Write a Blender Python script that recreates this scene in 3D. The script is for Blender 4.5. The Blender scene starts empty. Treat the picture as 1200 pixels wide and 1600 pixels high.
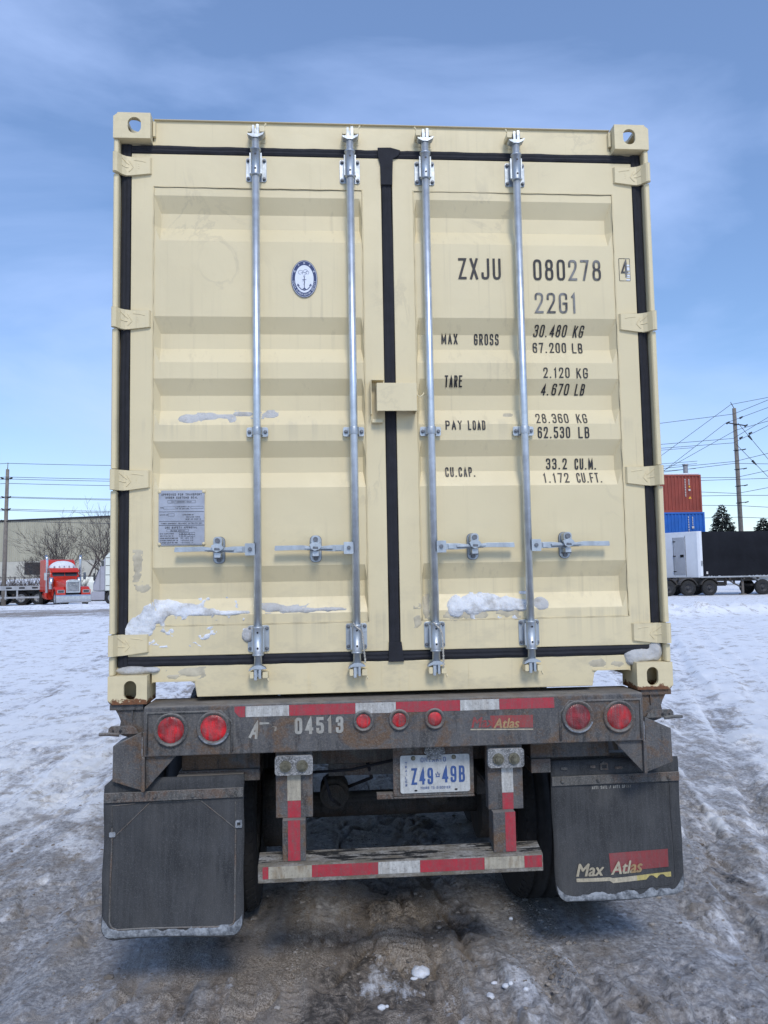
import bpy, math, random
import numpy as np
from mathutils import Vector, Matrix
from mathutils.geometry import tessellate_polygon
R = math.radians
PI = math.pi
rnd = random.Random(7)
SC = bpy.context.scene
COL = SC.collection

# ------------------------------------------------------------------ camera, sky, sun, exposure
cam_d = bpy.data.cameras.new("camera")
cam = bpy.data.objects.new("camera", cam_d)
COL.objects.link(cam)
cam.location = (-0.30472, -3.47218, 1.71950)
cam.rotation_mode = 'XYZ'
cam.rotation_euler = (1.65024855, 0.0174534, -0.0729921)
cam_d.sensor_fit = 'HORIZONTAL'
cam_d.sensor_width = 36
cam_d.lens = 37.5
cam_d.clip_start = 0.05
cam_d.clip_end = 6000
SC.camera = cam

SUN_EL, SUN_AZ = 44, 172            # degrees; azimuth clockwise from +Y
sd = bpy.data.lights.new("sun", 'SUN')
sd.energy = 1.5
sd.angle = R(15)
sd.color = (1.0, 0.94, 0.83)
sun = bpy.data.objects.new("sun", sd)
COL.objects.link(sun)
sv = Vector((math.sin(R(SUN_AZ)) * math.cos(R(SUN_EL)), math.cos(R(SUN_AZ)) * math.cos(R(SUN_EL)), math.sin(R(SUN_EL))))
sun.location = sv * 60
sun.rotation_euler = (-sv).to_track_quat('-Z', 'Y').to_euler()

wd = bpy.data.worlds.new("World")
SC.world = wd
wd.use_nodes = True
wn = wd.node_tree
wn.nodes.clear()
def wnode(t, **k):
    n = wn.nodes.new(t)
    for a, b in k.items(): setattr(n, a, b)
    return n
wout = wnode('ShaderNodeOutputWorld')
wbg = wnode('ShaderNodeBackground')
wbg.inputs['Strength'].default_value = 0.120
sky = wnode('ShaderNodeTexSky', sky_type='NISHITA', sun_disc=False)
sky.sun_elevation = R(SUN_EL); sky.sun_rotation = R(SUN_AZ)
sky.altitude = 150; sky.air_density = 1.0; sky.dust_density = 0.35; sky.ozone_density = 1.6
tc = wnode('ShaderNodeTexCoord')
mp = wnode('ShaderNodeMapping'); mp.inputs['Rotation'].default_value = (0.25, 0.5, 0.35); mp.inputs['Scale'].default_value = (1.0, 1.0, 2.6)
n1 = wnode('ShaderNodeTexNoise'); n1.inputs['Scale'].default_value = 1.9; n1.inputs['Detail'].default_value = 7; n1.inputs['Roughness'].default_value = 0.52; n1.inputs['Distortion'].default_value = 0.5
cr = wnode('ShaderNodeValToRGB'); cr.color_ramp.elements[0].position = 0.40; cr.color_ramp.elements[1].position = 0.70
cr.color_ramp.elements[0].color = (0.20, 0.20, 0.20, 1); cr.color_ramp.elements[1].color = (0.82, 0.82, 0.82, 1)
mx = wnode('ShaderNodeMix', data_type='RGBA')
mx.inputs['B'].default_value = (4.4, 5.5, 7.9, 1)
wn.links.new(tc.outputs['Generated'], mp.inputs['Vector'])
wn.links.new(mp.outputs['Vector'], n1.inputs['Vector'])
wn.links.new(n1.outputs['Fac'], cr.inputs['Fac'])
wn.links.new(cr.outputs['Color'], mx.inputs['Factor'])
wn.links.new(sky.outputs['Color'], mx.inputs['A'])
hs = wnode('ShaderNodeHueSaturation'); hs.inputs['Saturation'].default_value = 1.22; hs.inputs['Hue'].default_value = 0.504
wn.links.new(mx.outputs['Result'], hs.inputs['Color'])
wn.links.new(hs.outputs['Color'], wbg.inputs['Color'])
wn.links.new(wbg.outputs['Background'], wout.inputs['Surface'])

vs = SC.view_settings
vs.view_transform = 'Standard'
try: vs.look = 'None'
except Exception: pass
vs.exposure = 0.40
vs.gamma = 1
vs.use_curve_mapping = False
SC.cycles.max_bounces = 6
SC.cycles.use_denoising = True

# ------------------------------------------------------------------ material helpers
class NT:
    def __init__(s, name, rough=0.6, metal=0.0, spec=0.5):
        s.m = bpy.data.materials.new(name); s.m.use_nodes = True
        s.t = s.m.node_tree; s.t.nodes.clear()
        s.out = s.t.nodes.new('ShaderNodeOutputMaterial')
        s.b = s.t.nodes.new('ShaderNodeBsdfPrincipled')
        s.t.links.new(s.b.outputs[0], s.out.inputs[0])
        s.b.inputs['Roughness'].default_value = rough
        s.b.inputs['Metallic'].default_value = metal
        s.b.inputs['Specular IOR Level'].default_value = spec
    def n(s, t, **k):
        n = s.t.nodes.new(t)
        for a, b in k.items(): setattr(n, a, b)
        return n
    def l(s, a, b): s.t.links.new(a, b)
    def pos(s, scale=(1, 1, 1), obj=False, off=(0, 0, 0)):
        if obj: o = s.n('ShaderNodeTexCoord').outputs['Object']
        else: o = s.n('ShaderNodeNewGeometry').outputs['Position']
        mpn = s.n('ShaderNodeMapping'); mpn.inputs['Scale'].default_value = scale; mpn.inputs['Location'].default_value = off
        s.l(o, mpn.inputs['Vector']); return mpn.outputs[0]
    def noise(s, vec, scale, detail=4, rough=0.55, dist=0.0):
        n = s.n('ShaderNodeTexNoise'); s.l(vec, n.inputs['Vector'])
        n.inputs['Scale'].default_value = scale; n.inputs['Detail'].default_value = detail
        n.inputs['Roughness'].default_value = rough; n.inputs['Distortion'].default_value = dist
        return n.outputs['Fac']
    def ramp(s, f, lo, hi, a=0.0, b=1.0):
        n = s.n('ShaderNodeMapRange'); n.inputs['From Min'].default_value = lo; n.inputs['From Max'].default_value = hi
        n.inputs['To Min'].default_value = a; n.inputs['To Max'].default_value = b
        s.l(f, n.inputs['Value']); return n.outputs[0]
    def mix(s, f, a, b, mode='MIX'):
        n = s.n('ShaderNodeMix', data_type='RGBA', blend_type=mode)
        for k, v in (('Factor', f), ('A', a), ('B', b)):
            if isinstance(v, (int, float)): n.inputs[k].default_value = v
            elif isinstance(v, tuple): n.inputs[k].default_value = (*v, 1) if len(v) == 3 else v
            else: s.l(v, n.inputs[k])
        return n.outputs['Result']
    def math(s, op, a, b=0.0):
        n = s.n('ShaderNodeMath', operation=op)
        for i, v in enumerate((a, b)):
            if isinstance(v, (int, float)): n.inputs[i].default_value = v
            else: s.l(v, n.inputs[i])
        return n.outputs[0]
    def color(s, c):
        if isinstance(c, tuple): s.b.inputs['Base Color'].default_value = (*c, 1)
        else: s.l(c, s.b.inputs['Base Color'])
        return s
    def rough(s, c): s.l(c, s.b.inputs['Roughness']); return s
    def bump(s, h, dist=0.002, strength=1.0):
        n = s.n('ShaderNodeBump'); n.inputs['Distance'].default_value = dist; n.inputs['Strength'].default_value = strength
        s.l(h, n.inputs['Height']); s.l(n.outputs[0], s.b.inputs['Normal']); return s
    def xyz(s, obj=False):
        if obj: o = s.n('ShaderNodeTexCoord').outputs['Object']
        else: o = s.n('ShaderNodeNewGeometry').outputs['Position']
        x = s.n('ShaderNodeSeparateXYZ'); s.l(o, x.inputs[0]); return x.outputs

def plain(name, c, rough=0.6, metal=0.0, var=0.15, vs_=6.0, obj=True, bump=0.0, spec=0.5):
    m = NT(name, rough, metal, spec)
    p = m.pos(obj=obj)
    f = m.noise(p, vs_, 6, 0.6)
    d = tuple(x * (1 - var) for x in c); e = tuple(min(1, x * (1 + var)) for x in c)
    m.color(m.mix(m.ramp(f, 0.3, 0.7), d, e))
    if bump: m.bump(m.noise(p, vs_ * 8, 3), bump)
    return m.m

CREAM = (0.705, 0.604, 0.382)
def cream_mat():
    m = NT("container_cream_paint", 0.42)
    p = m.pos()
    big = m.ramp(m.noise(p, 1.7, 3), 0.35, 0.7)
    c = m.mix(big, tuple(x * 0.94 for x in CREAM), tuple(x * 1.03 for x in CREAM))
    # fine vertical run marks
    st = m.noise(m.pos((38, 38, 0.9)), 1.0, 4, 0.6)
    stm = m.ramp(st, 0.56, 0.72, 0.0, 0.26)
    gate = m.ramp(m.noise(m.pos((1.2, 1.2, 0.8), off=(3, 0, 1)), 1.6, 3), 0.45, 0.62)
    c = m.mix(m.math('MULTIPLY', stm, gate), c, (0.30, 0.25, 0.17))
    st2 = m.noise(m.pos((110, 110, 0.55), off=(1, 2, .3)), 1.0, 2, 0.5)
    g2 = m.ramp(m.noise(m.pos((2.0, 2.0, 1.1), off=(7, 0, 4)), 1.5, 3), 0.52, 0.66)
    c = m.mix(m.math('MULTIPLY', m.ramp(st2, 0.70, 0.78, 0.0, 0.45), g2), c, (0.24, 0.19, 0.12))
    # rubbed grey scuffs
    sc = m.noise(m.pos((1, 1, 1), off=(5, 1, 2)), 2.3, 8, 0.62, 1.2)
    ridge = m.math('ABSOLUTE', m.math('SUBTRACT', sc, 0.5))
    scm = m.math('MULTIPLY', m.ramp(ridge, 0.0, 0.030, 0.30, 0.0), m.ramp(m.noise(m.pos(off=(1, 7, 3)), 1.3, 3), .52, .64))
    c = m.mix(scm, c, (0.33, 0.29, 0.21))
    # small chips and dirt specks
    sp = m.noise(p, 60, 3, 0.7)
    spm = m.ramp(sp, 0.74, 0.80, 0.0, 0.35)
    g3 = m.ramp(m.noise(m.pos(off=(2, 9, 2)), 3.0, 4), 0.5, 0.65)
    c = m.mix(m.math('MULTIPLY', spm, g3), c, (0.22, 0.18, 0.12))
    # road grime that gathers low on the container
    z = m.xyz()[2]
    for zc, w_ in ((1.545, .16), (2.40, .10)):
        dz = m.math('SUBTRACT', zc, z); band = m.math('MULTIPLY', m.ramp(dz, -.03, .0), m.ramp(dz, 0, w_, 1, 0))
        stn = m.ramp(m.noise(m.pos((22, 22, .5), off=(2, 4, 6)), 1.0, 4, .6), .50, .62, 0, .30)
        c = m.mix(m.math('MULTIPLY', band, stn), c, (0.40, 0.36, 0.27))
    low = m.ramp(z, 2.1, 1.2, 0.0, 1.0)
    gr = m.ramp(m.noise(m.pos((1.6, 1.6, 3.2)), 3.2, 8, 0.68), 0.50, 0.72, 0.0, 0.42)
    c = m.mix(m.math('MULTIPLY', low, gr), c, (0.30, 0.27, 0.215))
    m.color(c)
    m.rough(m.ramp(m.noise(p, 9, 4), 0.3, 0.7, 0.34, 0.55))
    h = m.math('ADD', m.math('MULTIPLY', m.noise(p, 260, 2), 0.10), m.math('MULTIPLY', m.noise(p, 7, 3), 1.0))
    m.bump(h, 0.004, 0.55)
    return m.m
def casting_mat(rust):
    m = NT("casting_paint", 0.5)
    p = m.pos(obj=True)
    c = m.mix(m.ramp(m.noise(p, 20, 5), 0.3, 0.7), tuple(x * 0.90 for x in CREAM), CREAM)
    if rust:
        z = m.xyz(True)[2]
        nz = m.noise(m.pos((1, 1, 1.5)), 22, 6, 0.7)
        e = m.math('ADD', m.ramp(z, 0.002, 0.05, 1.0, 0.0), m.math('MULTIPLY', m.math('SUBTRACT', nz, 0.5), 2.4))
        rm = m.ramp(e, 0.62, 0.72)
        rc = m.mix(m.noise(p, 90, 4), (0.05, 0.025, 0.015), (0.27, 0.10, 0.03))
        c = m.mix(rm, c, rc)
    else:
        c = m.mix(m.ramp(m.noise(p, 45, 5, .7), 0.66, 0.74, 0, .5), c, (0.2, 0.17, 0.12))
    m.color(c); m.bump(m.noise(p, 60, 4), 0.002, 0.6)
    return m.m
def grime_mat(name, base=(0.052, 0.053, 0.056), dust=(0.17, 0.158, 0.142), rust=(0.15, 0.068, 0.028), dustamt=0.45, rustamt=0.5, obj=False):
    m = NT(name, 0.75, spec=0.3)
    p = m.pos(obj=obj)
    c = m.mix(m.ramp(m.noise(p, 5, 6, .65), .3, .7), base, tuple(x * 1.7 for x in base))
    stv = m.noise(m.pos((46, 46, 5), obj=obj), 1.0, 5, .65)
    c = m.mix(m.ramp(stv, .48, .68, 0, dustamt * 0.8), c, dust)
    nz = m.noise(m.pos((1, 1, 1.2), obj=obj, off=(4, 2, 1)), 5.5, 9, .74, .4)
    c = m.mix(m.ramp(nz, .47, .58, 0, rustamt), c, m.mix(m.noise(p, 60, 4), tuple(x * .5 for x in rust), tuple(x * 1.5 for x in rust)))
    dk = m.noise(m.pos((30, 30, 6), obj=obj, off=(9, 2, 7)), 1.0, 6, .7)
    c = m.mix(m.ramp(dk, .52, .66, 0, .75), c, tuple(x * .5 for x in base))
    fine = m.noise(p, 170, 3, .75)
    c = m.mix(m.ramp(fine, .48, .68, 0, dustamt), c, tuple(x * 1.25 for x in dust))
    up = m.n('ShaderNodeNewGeometry').outputs['True Normal']
    s = m.n('ShaderNodeSeparateXYZ'); m.l(up, s.inputs[0])
    upm = m.math('MULTIPLY', m.ramp(s.outputs[2], .3, .9), m.ramp(m.noise(p, 14, 6, .7), .35, .6, .35, .95))
    c = m.mix(upm, c, tuple(x * 1.25 for x in dust))
    m.color(c)
    m.bump(m.math('ADD', m.math('MULTIPLY', nz, 2.0), m.noise(p, 120, 5, .7)), 0.004, 0.8)
    return m.m
def zinc_mat():
    m = NT("galvanised_steel", 0.38, 0.82)
    p = m.pos(obj=False)
    c = m.mix(m.ramp(m.noise(m.pos((1, 1, .3)), 18, 5, .6), .3, .7), (0.33, 0.365, 0.40), (0.54, 0.585, 0.63))
    c = m.mix(m.ramp(m.noise(p, 55, 4, .7), .62, .75, 0, .6), c, (0.16, 0.17, 0.18))
    m.color(c); m.rough(m.ramp(m.noise(p, 30, 4), .3, .7, .36, .60)); m.bump(m.noise(p, 70, 3), 0.0012, .5)
    return m.m
def flap_mat():
    m = NT("mud_flap_rubber", 0.8, spec=0.25)
    p = m.pos()
    c = m.mix(m.ramp(m.noise(p, 6, 5), .3, .7), (0.030, 0.032, 0.035), (0.056, 0.058, 0.062))
    stv = m.noise(m.pos((60, 60, 3.0)), 1.0, 6, .7)
    c = m.mix(m.ramp(stv, .44, .74, 0, .55), c, (0.085, 0.088, 0.094))
    f = m.noise(p, 240, 2, .8)
    c = m.mix(m.ramp(f, .52, .70, 0, .5), c, (0.13, 0.13, 0.135))
    c = m.mix(m.ramp(m.noise(m.pos((1, 1, .5)), 7, 6, .6), .5, .7, 0, .4), c, (0.095, 0.094, 0.094))
    m.color(c); m.bump(m.math('ADD', stv, f), 0.002, .6)
    return m.m
def salt_mat():
    m = NT("salt_crust", 0.9, spec=.2)
    p = m.pos()
    c = m.mix(m.ramp(m.noise(p, 30, 6, .7), .38, .62), (0.10, 0.11, 0.125), (0.33, 0.355, 0.39))
    m.color(c); m.bump(m.noise(p, 80, 5, .7), .006, .9)
    return m.m
def tape_mat(name, c, dirt=0.5, yellow=0.0):
    m = NT(name, 0.45)
    p = m.pos()
    col = m.mix(m.ramp(m.noise(p, 40, 3), .3, .7), tuple(x * .8 for x in c), c)
    if yellow: col = m.mix(m.ramp(m.noise(m.pos((2, 2, .6)), 12, 5), .48, .62, 0, yellow), col, (0.20, 0.13, 0.06))
    stv = m.noise(m.pos((70, 70, 9)), 1.0, 5, .7)
    col = m.mix(m.ramp(stv, .40, .75, 0, dirt), col, (0.10, 0.095, 0.09))
    col = m.mix(m.ramp(m.noise(p, 120, 5, .75), .52, .66, 0, dirt), col, (0.12, 0.11, 0.10))
    # honeycomb of the prismatic sheeting
    v = m.n('ShaderNodeTexVoronoi', feature='DISTANCE_TO_EDGE'); v.inputs['Scale'].default_value = 260; m.l(p, v.inputs['Vector'])
    m.color(m.mix(m.ramp(v.outputs['Distance'], 0.0, 0.10, .12, 0), col, (0.3, 0.3, 0.3)))
    return m.m
def lens_mat(name, c):
    m = NT(name, 0.3)
    p = m.pos()
    stv = m.noise(m.pos((80, 80, 12)), 1.0, 5, .7)
    m.color(m.mix(m.ramp(stv, .40, .66, 0, .75), m.mix(m.ramp(m.noise(p, 16, 3), .42, .60), tuple(x * .35 for x in c), c), (0.16, 0.10, 0.10)))
    w = m.n('ShaderNodeTexVoronoi'); w.inputs['Scale'].default_value = 210; m.l(p, w.inputs['Vector'])
    m.bump(w.outputs['Distance'], 0.002, .5)
    return m.m
def snow_mat(name, dirty=0.3):
    m = NT(name, 0.75, spec=.3)
    p = m.pos()
    c = m.mix(m.ramp(m.noise(p, 14, 6, .7), .35, .65), (0.80, 0.82, 0.86), (0.62, 0.65, 0.70))
    c = m.mix(m.ramp(m.noise(p, 11, 8, .7), .5, .72, 0, dirty), c, (0.25, 0.225, 0.19))
    if dirty > .8: c = m.mix(.55, c, (0.34, 0.325, 0.30))
    m.color(c); m.bump(m.noise(p, 70, 6, .7), .008, .8)
    m.b.inputs['Subsurface Weight'].default_value = 0.15
    m.b.inputs['Subsurface Radius'].default_value = (0.01, 0.012, 0.015)
    return m.m

M = {}
M['cream'] = cream_mat()
M['cast'] = casting_mat(False); M['cast_rust'] = casting_mat(True)
M['grime'] = grime_mat("grimy_steel", (0.066, 0.066, 0.069), (0.185, 0.172, 0.155), (0.135, 0.080, 0.045), dustamt=.45, rustamt=.85)
M['grime2'] = grime_mat("dusty_steel", (0.07, 0.07, 0.07), (0.2, 0.19, 0.175), dustamt=.6, rustamt=.45)
M['deep'] = grime_mat("dark_undercarriage", (0.042, 0.041, 0.040), (0.12, 0.113, 0.105), (0.09, 0.055, 0.03), .45, .4)
M['saltsteel'] = grime_mat("salt_caked_steel", (0.13, 0.135, 0.14), (0.42, 0.42, 0.42), (0.05, 0.05, 0.05), .8, .7)
M['boltm'] = plain("dull_bolt_steel", (0.16, 0.15, 0.11), .5, .5, .4, 60)
M['zinc'] = zinc_mat()
M['zincrod'] = plain('galvanised_rod', (0.60, 0.65, 0.70), .42, .80, .18, 16, obj=False)
M['bolt_shade'] = plain('dark_bolt_and_slot_shade', (0.17, 0.18, 0.20), .5, .6, .3, 60)  # for bolt heads, and for shadow drawn onto the handle catches
M['flap'] = flap_mat(); M['salt'] = salt_mat()
M['rubber'] = plain("black_gasket_rubber", (0.013, 0.014, 0.020), .85, 0, .3, 20, obj=False, bump=.001)
M['black'] = plain("black_lettering_vinyl", (0.014, 0.013, 0.015), .45, 0, .3, 30, obj=False)
def faded():
    m = NT("faded_lettering_vinyl", .5)
    p = m.pos()
    m.color(m.mix(m.ramp(m.noise(m.pos((3, 3, 1)), 9, 4), .42, .6), (0.035, 0.033, 0.035), (0.20, 0.20, 0.195)))
    return m.m
M['faded'] = faded()
M['red_tape'] = tape_mat("red_reflective_tape", (0.44, 0.020, 0.04), .55)
M['white_tape'] = tape_mat("white_reflective_tape", (0.60, 0.60, 0.58), .60, .25)
M['stained_tape'] = tape_mat("stained_white_tape", (0.46, 0.42, 0.33), .45, .85)
M['red_lens'] = lens_mat("red_lamp_lens", (0.55, 0.008, 0.015))
M['dull_lens'] = lens_mat('dusty_red_lens', (0.32, 0.02, 0.03)); M['bright_lens'] = lens_mat("bright_red_lens", (0.75, 0.01, 0.02))
M['snow'] = snow_mat("packed_snow", .3); M['dsnow'] = snow_mat("dirty_packed_snow", .9); M['doorsnow'] = snow_mat("crusted_door_snow", .8); M['stain'] = plain('grey_salt_stain', (0.49, 0.44, 0.33), .8, 0, .2, 30, obj=False)
M['tyre'] = plain("tyre_rubber", (0.018, 0.018, 0.019), .85, 0, .4, 12, bump=.002)
M['platemetal'] = plain("etched_plate_metal", (0.36, 0.38, 0.44), .4, .3, .2, 14, obj=False)
M['navy'] = plain("navy_print", (0.012, 0.035, 0.13), .5, 0, .1, 20)
M['white'] = plain("white_print", (0.72, 0.76, 0.84), .5, 0, .06, 30)
M['rope'] = plain("white_twine", (0.45, 0.43, 0.38), .9, 0, .4, 90, obj=False)

# ------------------------------------------------------------------ mesh helpers
class MB:
    def __init__(s): s.v = []; s.f = []; s.sm = []; s.mi = []
    def add(s, vv, ff, smooth=False, mi=0):
        o = len(s.v); s.v += [tuple(q) for q in vv]
        for f in ff: s.f.append(tuple(i + o for i in f)); s.sm.append(smooth); s.mi.append(mi)
        return s
    def box(s, x0, x1, y0, y1, z0, z1, mi=0):
        if x0 > x1: x0, x1 = x1, x0
        if y0 > y1: y0, y1 = y1, y0
        if z0 > z1: z0, z1 = z1, z0
        return s.add([(x0, y0, z0), (x1, y0, z0), (x1, y1, z0), (x0, y1, z0), (x0, y0, z1), (x1, y0, z1), (x1, y1, z1), (x0, y1, z1)],
                     [(0, 3, 2, 1), (4, 5, 6, 7), (0, 1, 5, 4), (1, 2, 6, 5), (2, 3, 7, 6), (3, 0, 4, 7)], mi=mi)
    def prism(s, outer, d0, d1, axis='y', holes=(), mi=0):
        """outline in the plane across axis ('y': x,z  'x': y,z  'z': x,y), extruded d0..d1"""
        def P(a, b, d): return (a, d, b) if axis == 'y' else ((d, a, b) if axis == 'x' else (a, b, d))
        loops = [list(outer)] + [list(h) for h in holes]
        flat = [q for lp in loops for q in lp]
        tris = tessellate_polygon([[Vector((a, b, 0)) for a, b in lp] for lp in loops])
        n = len(flat)
        vv = [P(a, b, d0) for a, b in flat] + [P(a, b, d1) for a, b in flat]
        def area(t): (ax, ay), (bx, by), (cx, cy) = (flat[i] for i in t); return (bx - ax) * (cy - ay) - (cx - ax) * (by - ay)
        ff = []
        sgn = 1 if axis in ('x', 'z') else -1
        for t in tris:
            t = tuple(t)
            if area(t) * sgn * (1 if d1 > d0 else -1) < 0: t = t[::-1]
            ff.append(tuple(i + n for i in t)); ff.append(t[::-1])
        o = 0
        for li, lp in enumerate(loops):
            A = sum(lp[i][0] * lp[(i + 1) % len(lp)][1] - lp[(i + 1) % len(lp)][0] * lp[i][1] for i in range(len(lp)))
            flip = (A * sgn * (1 if d1 > d0 else -1) < 0) != (li > 0)
            for i in range(len(lp)):
                j = (i + 1) % len(lp)
                q = (o + i, o + j, o + j + n, o + i + n)
                ff.append(q[::-1] if flip else q)
            o += len(lp)
        return s.add(vv, ff, mi=mi)
    def cyl(s, p0, p1, r0, r1=None, n=16, caps=True, smooth=True, mi=0):
        r1 = r0 if r1 is None else r1
        p0, p1 = Vector(p0), Vector(p1); d = (p1 - p0).normalized()
        a = d.orthogonal().normalized(); b = d.cross(a)
        vv = []
        for p, r in ((p0, r0), (p1, r1)):
            for i in range(n):
                t = 2 * PI * i / n; vv.append(p + (a * math.cos(t) + b * math.sin(t)) * r)
        s.add(vv, [(i, (i + 1) % n, n + (i + 1) % n, n + i) for i in range(n)], smooth, mi)
        if caps:
            o = len(s.v) - 2 * n
            s.f.append(tuple(o + i for i in range(n))[::-1]); s.sm.append(False); s.mi.append(mi)
            s.f.append(tuple(o + n + i for i in range(n))); s.sm.append(False); s.mi.append(mi)
        return s
    def tube(s, pts, r, n=6, mi=0):
        pts = [Vector(p) for p in pts]; N = len(pts)
        rs = r if isinstance(r, (list, tuple)) else [r] * N
        d = (pts[1] - pts[0]).normalized(); a = d.orthogonal().normalized()
        vv = []
        for i, p in enumerate(pts):
            if i == 0: t = pts[1] - pts[0]
            elif i == N - 1: t = pts[-1] - pts[-2]
            else: t = (pts[i + 1] - pts[i]).normalized() + (pts[i] - pts[i - 1]).normalized()
            t = t.normalized() if t.length > 1e-9 else d
            a = (a - t * a.dot(t)); a = a.normalized() if a.length > 1e-6 else t.orthogonal().normalized()
            b = t.cross(a)
            for k in range(n):
                th = 2 * PI * k / n; vv.append(p + (a * math.cos(th) + b * math.sin(th)) * rs[i])
        ff = [(i * n + k, i * n + (k + 1) % n, (i + 1) * n + (k + 1) % n, (i + 1) * n + k) for i in range(N - 1) for k in range(n)]
        ff += [tuple(range(n))[::-1], tuple((N - 1) * n + k for k in range(n))]
        return s.add(vv, ff, True, mi)
    def lathe(s, prof, c, axis='x', n=32, mi=0, smooth=True):
        """profile of (along axis, radius)"""
        vv = []
        for a, r in prof:
            for k in range(n):
                t = 2 * PI * k / n; u, w = r * math.cos(t), r * math.sin(t)
                vv.append((c[0] + a, c[1] + u, c[2] + w) if axis == 'x' else ((c[0] + u, c[1] + a, c[2] + w) if axis == 'y' else (c[0] + u, c[1] + w, c[2] + a)))
        N = len(prof)
        ff = [(i * n + k, (i + 1) * n + k, (i + 1) * n + (k + 1) % n, i * n + (k + 1) % n) for i in range(N - 1) for k in range(n)]
        return s.add(vv, ff, smooth, mi)
    def mesh(s, name, mats):
        me = bpy.data.meshes.new(name)
        me.from_pydata(s.v, [], s.f)
        me.polygons.foreach_set('use_smooth', s.sm)
        me.polygons.foreach_set('material_index', s.mi)
        for m in (mats if isinstance(mats, (list, tuple)) else [mats]): me.materials.append(m)
        me.update(); return me

OFF = {}
def root(name, label, cat, loc=(0, 0, 0), rz=0, group=None, world=True, scale=None):
    o = bpy.data.objects.new(name, None); COL.objects.link(o)
    o.location = loc; o.rotation_euler = (0, 0, rz); o.empty_display_size = .3
    if scale: o.scale = scale
    o['label'] = label; o['category'] = cat
    if group: o['group'] = group
    OFF[o.name] = Vector(loc) if world else Vector((0, 0, 0))
    return o
def ob(name, mb, mats, parent=None, loc=(0, 0, 0), rot=(0, 0, 0), bevel=0, label=None, cat=None, group=None, kind=None, seg=2):
    me = mb if isinstance(mb, bpy.types.Mesh) else mb.mesh(name, mats)
    o = bpy.data.objects.new(name, me); COL.objects.link(o)
    if parent is not None:
        o.parent = parent; o.location = Vector(loc) - OFF[parent.name]
    else: o.location = loc
    OFF[o.name] = Vector(loc)
    o.rotation_euler = rot
    if bevel:
        b = o.modifiers.new("bevel", 'BEVEL'); b.width = bevel; b.segments = seg; b.limit_method = 'ANGLE'; b.angle_limit = R(40)
    if label: o['label'] = label
    if cat: o['category'] = cat
    if group: o['group'] = group
    if kind: o['kind'] = kind
    return o
def dup(src, parent=None, loc=None, rot=None, label=None):
    """copy of a thing or part with its children"""
    c = src.copy(); COL.objects.link(c)
    if parent is not None: c.parent = parent
    off = OFF[parent.name] if parent is not None else Vector((0, 0, 0))
    if loc is not None: c.location = Vector(loc) - off; OFF[c.name] = Vector(loc)
    else: OFF[c.name] = OFF[src.name]
    if rot is not None: c.rotation_euler = rot
    if label: c['label'] = label
    for ch in list(src.children):
        d = ch.copy(); COL.objects.link(d); d.parent = c
        for g in ch.children:
            e = g.copy(); COL.objects.link(e); e.parent = d
    return c

def stadium(cx, cy, w, h, n=8):
    """rounded slot, w x h"""
    r = min(w, h) / 2; pts = []
    for k in range(4 * n):
        t = 2 * PI * (k + .5) / (4 * n); c, s_ = math.cos(t), math.sin(t)
        pts.append((cx + r * c + (w / 2 - r) * (1 if c > 0 else -1), cy + r * s_ + (h / 2 - r) * (1 if s_ > 0 else -1)))
    return pts
def rrect(x0, y0, x1, y1, r, n=4, corners=(1, 1, 1, 1)):
    pts = []
    for (cx, cy, a0), k in zip(((x1 - r, y1 - r, 0), (x0 + r, y1 - r, 90), (x0 + r, y0 + r, 180), (x1 - r, y0 + r, 270)), corners):
        if not k: pts.append((cx + (r if a0 in (0, 270) else -r), cy + (r if a0 in (0, 90) else -r))); continue
        for i in range(n + 1):
            t = R(a0 + 90 * i / n); pts.append((cx + r * math.cos(t), cy + r * math.sin(t)))
    return pts
def ellipse(cx, cy, a, b, n=48): return [(cx + a * math.cos(2 * PI * i / n), cy + b * math.sin(2 * PI * i / n)) for i in range(n)]

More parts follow.
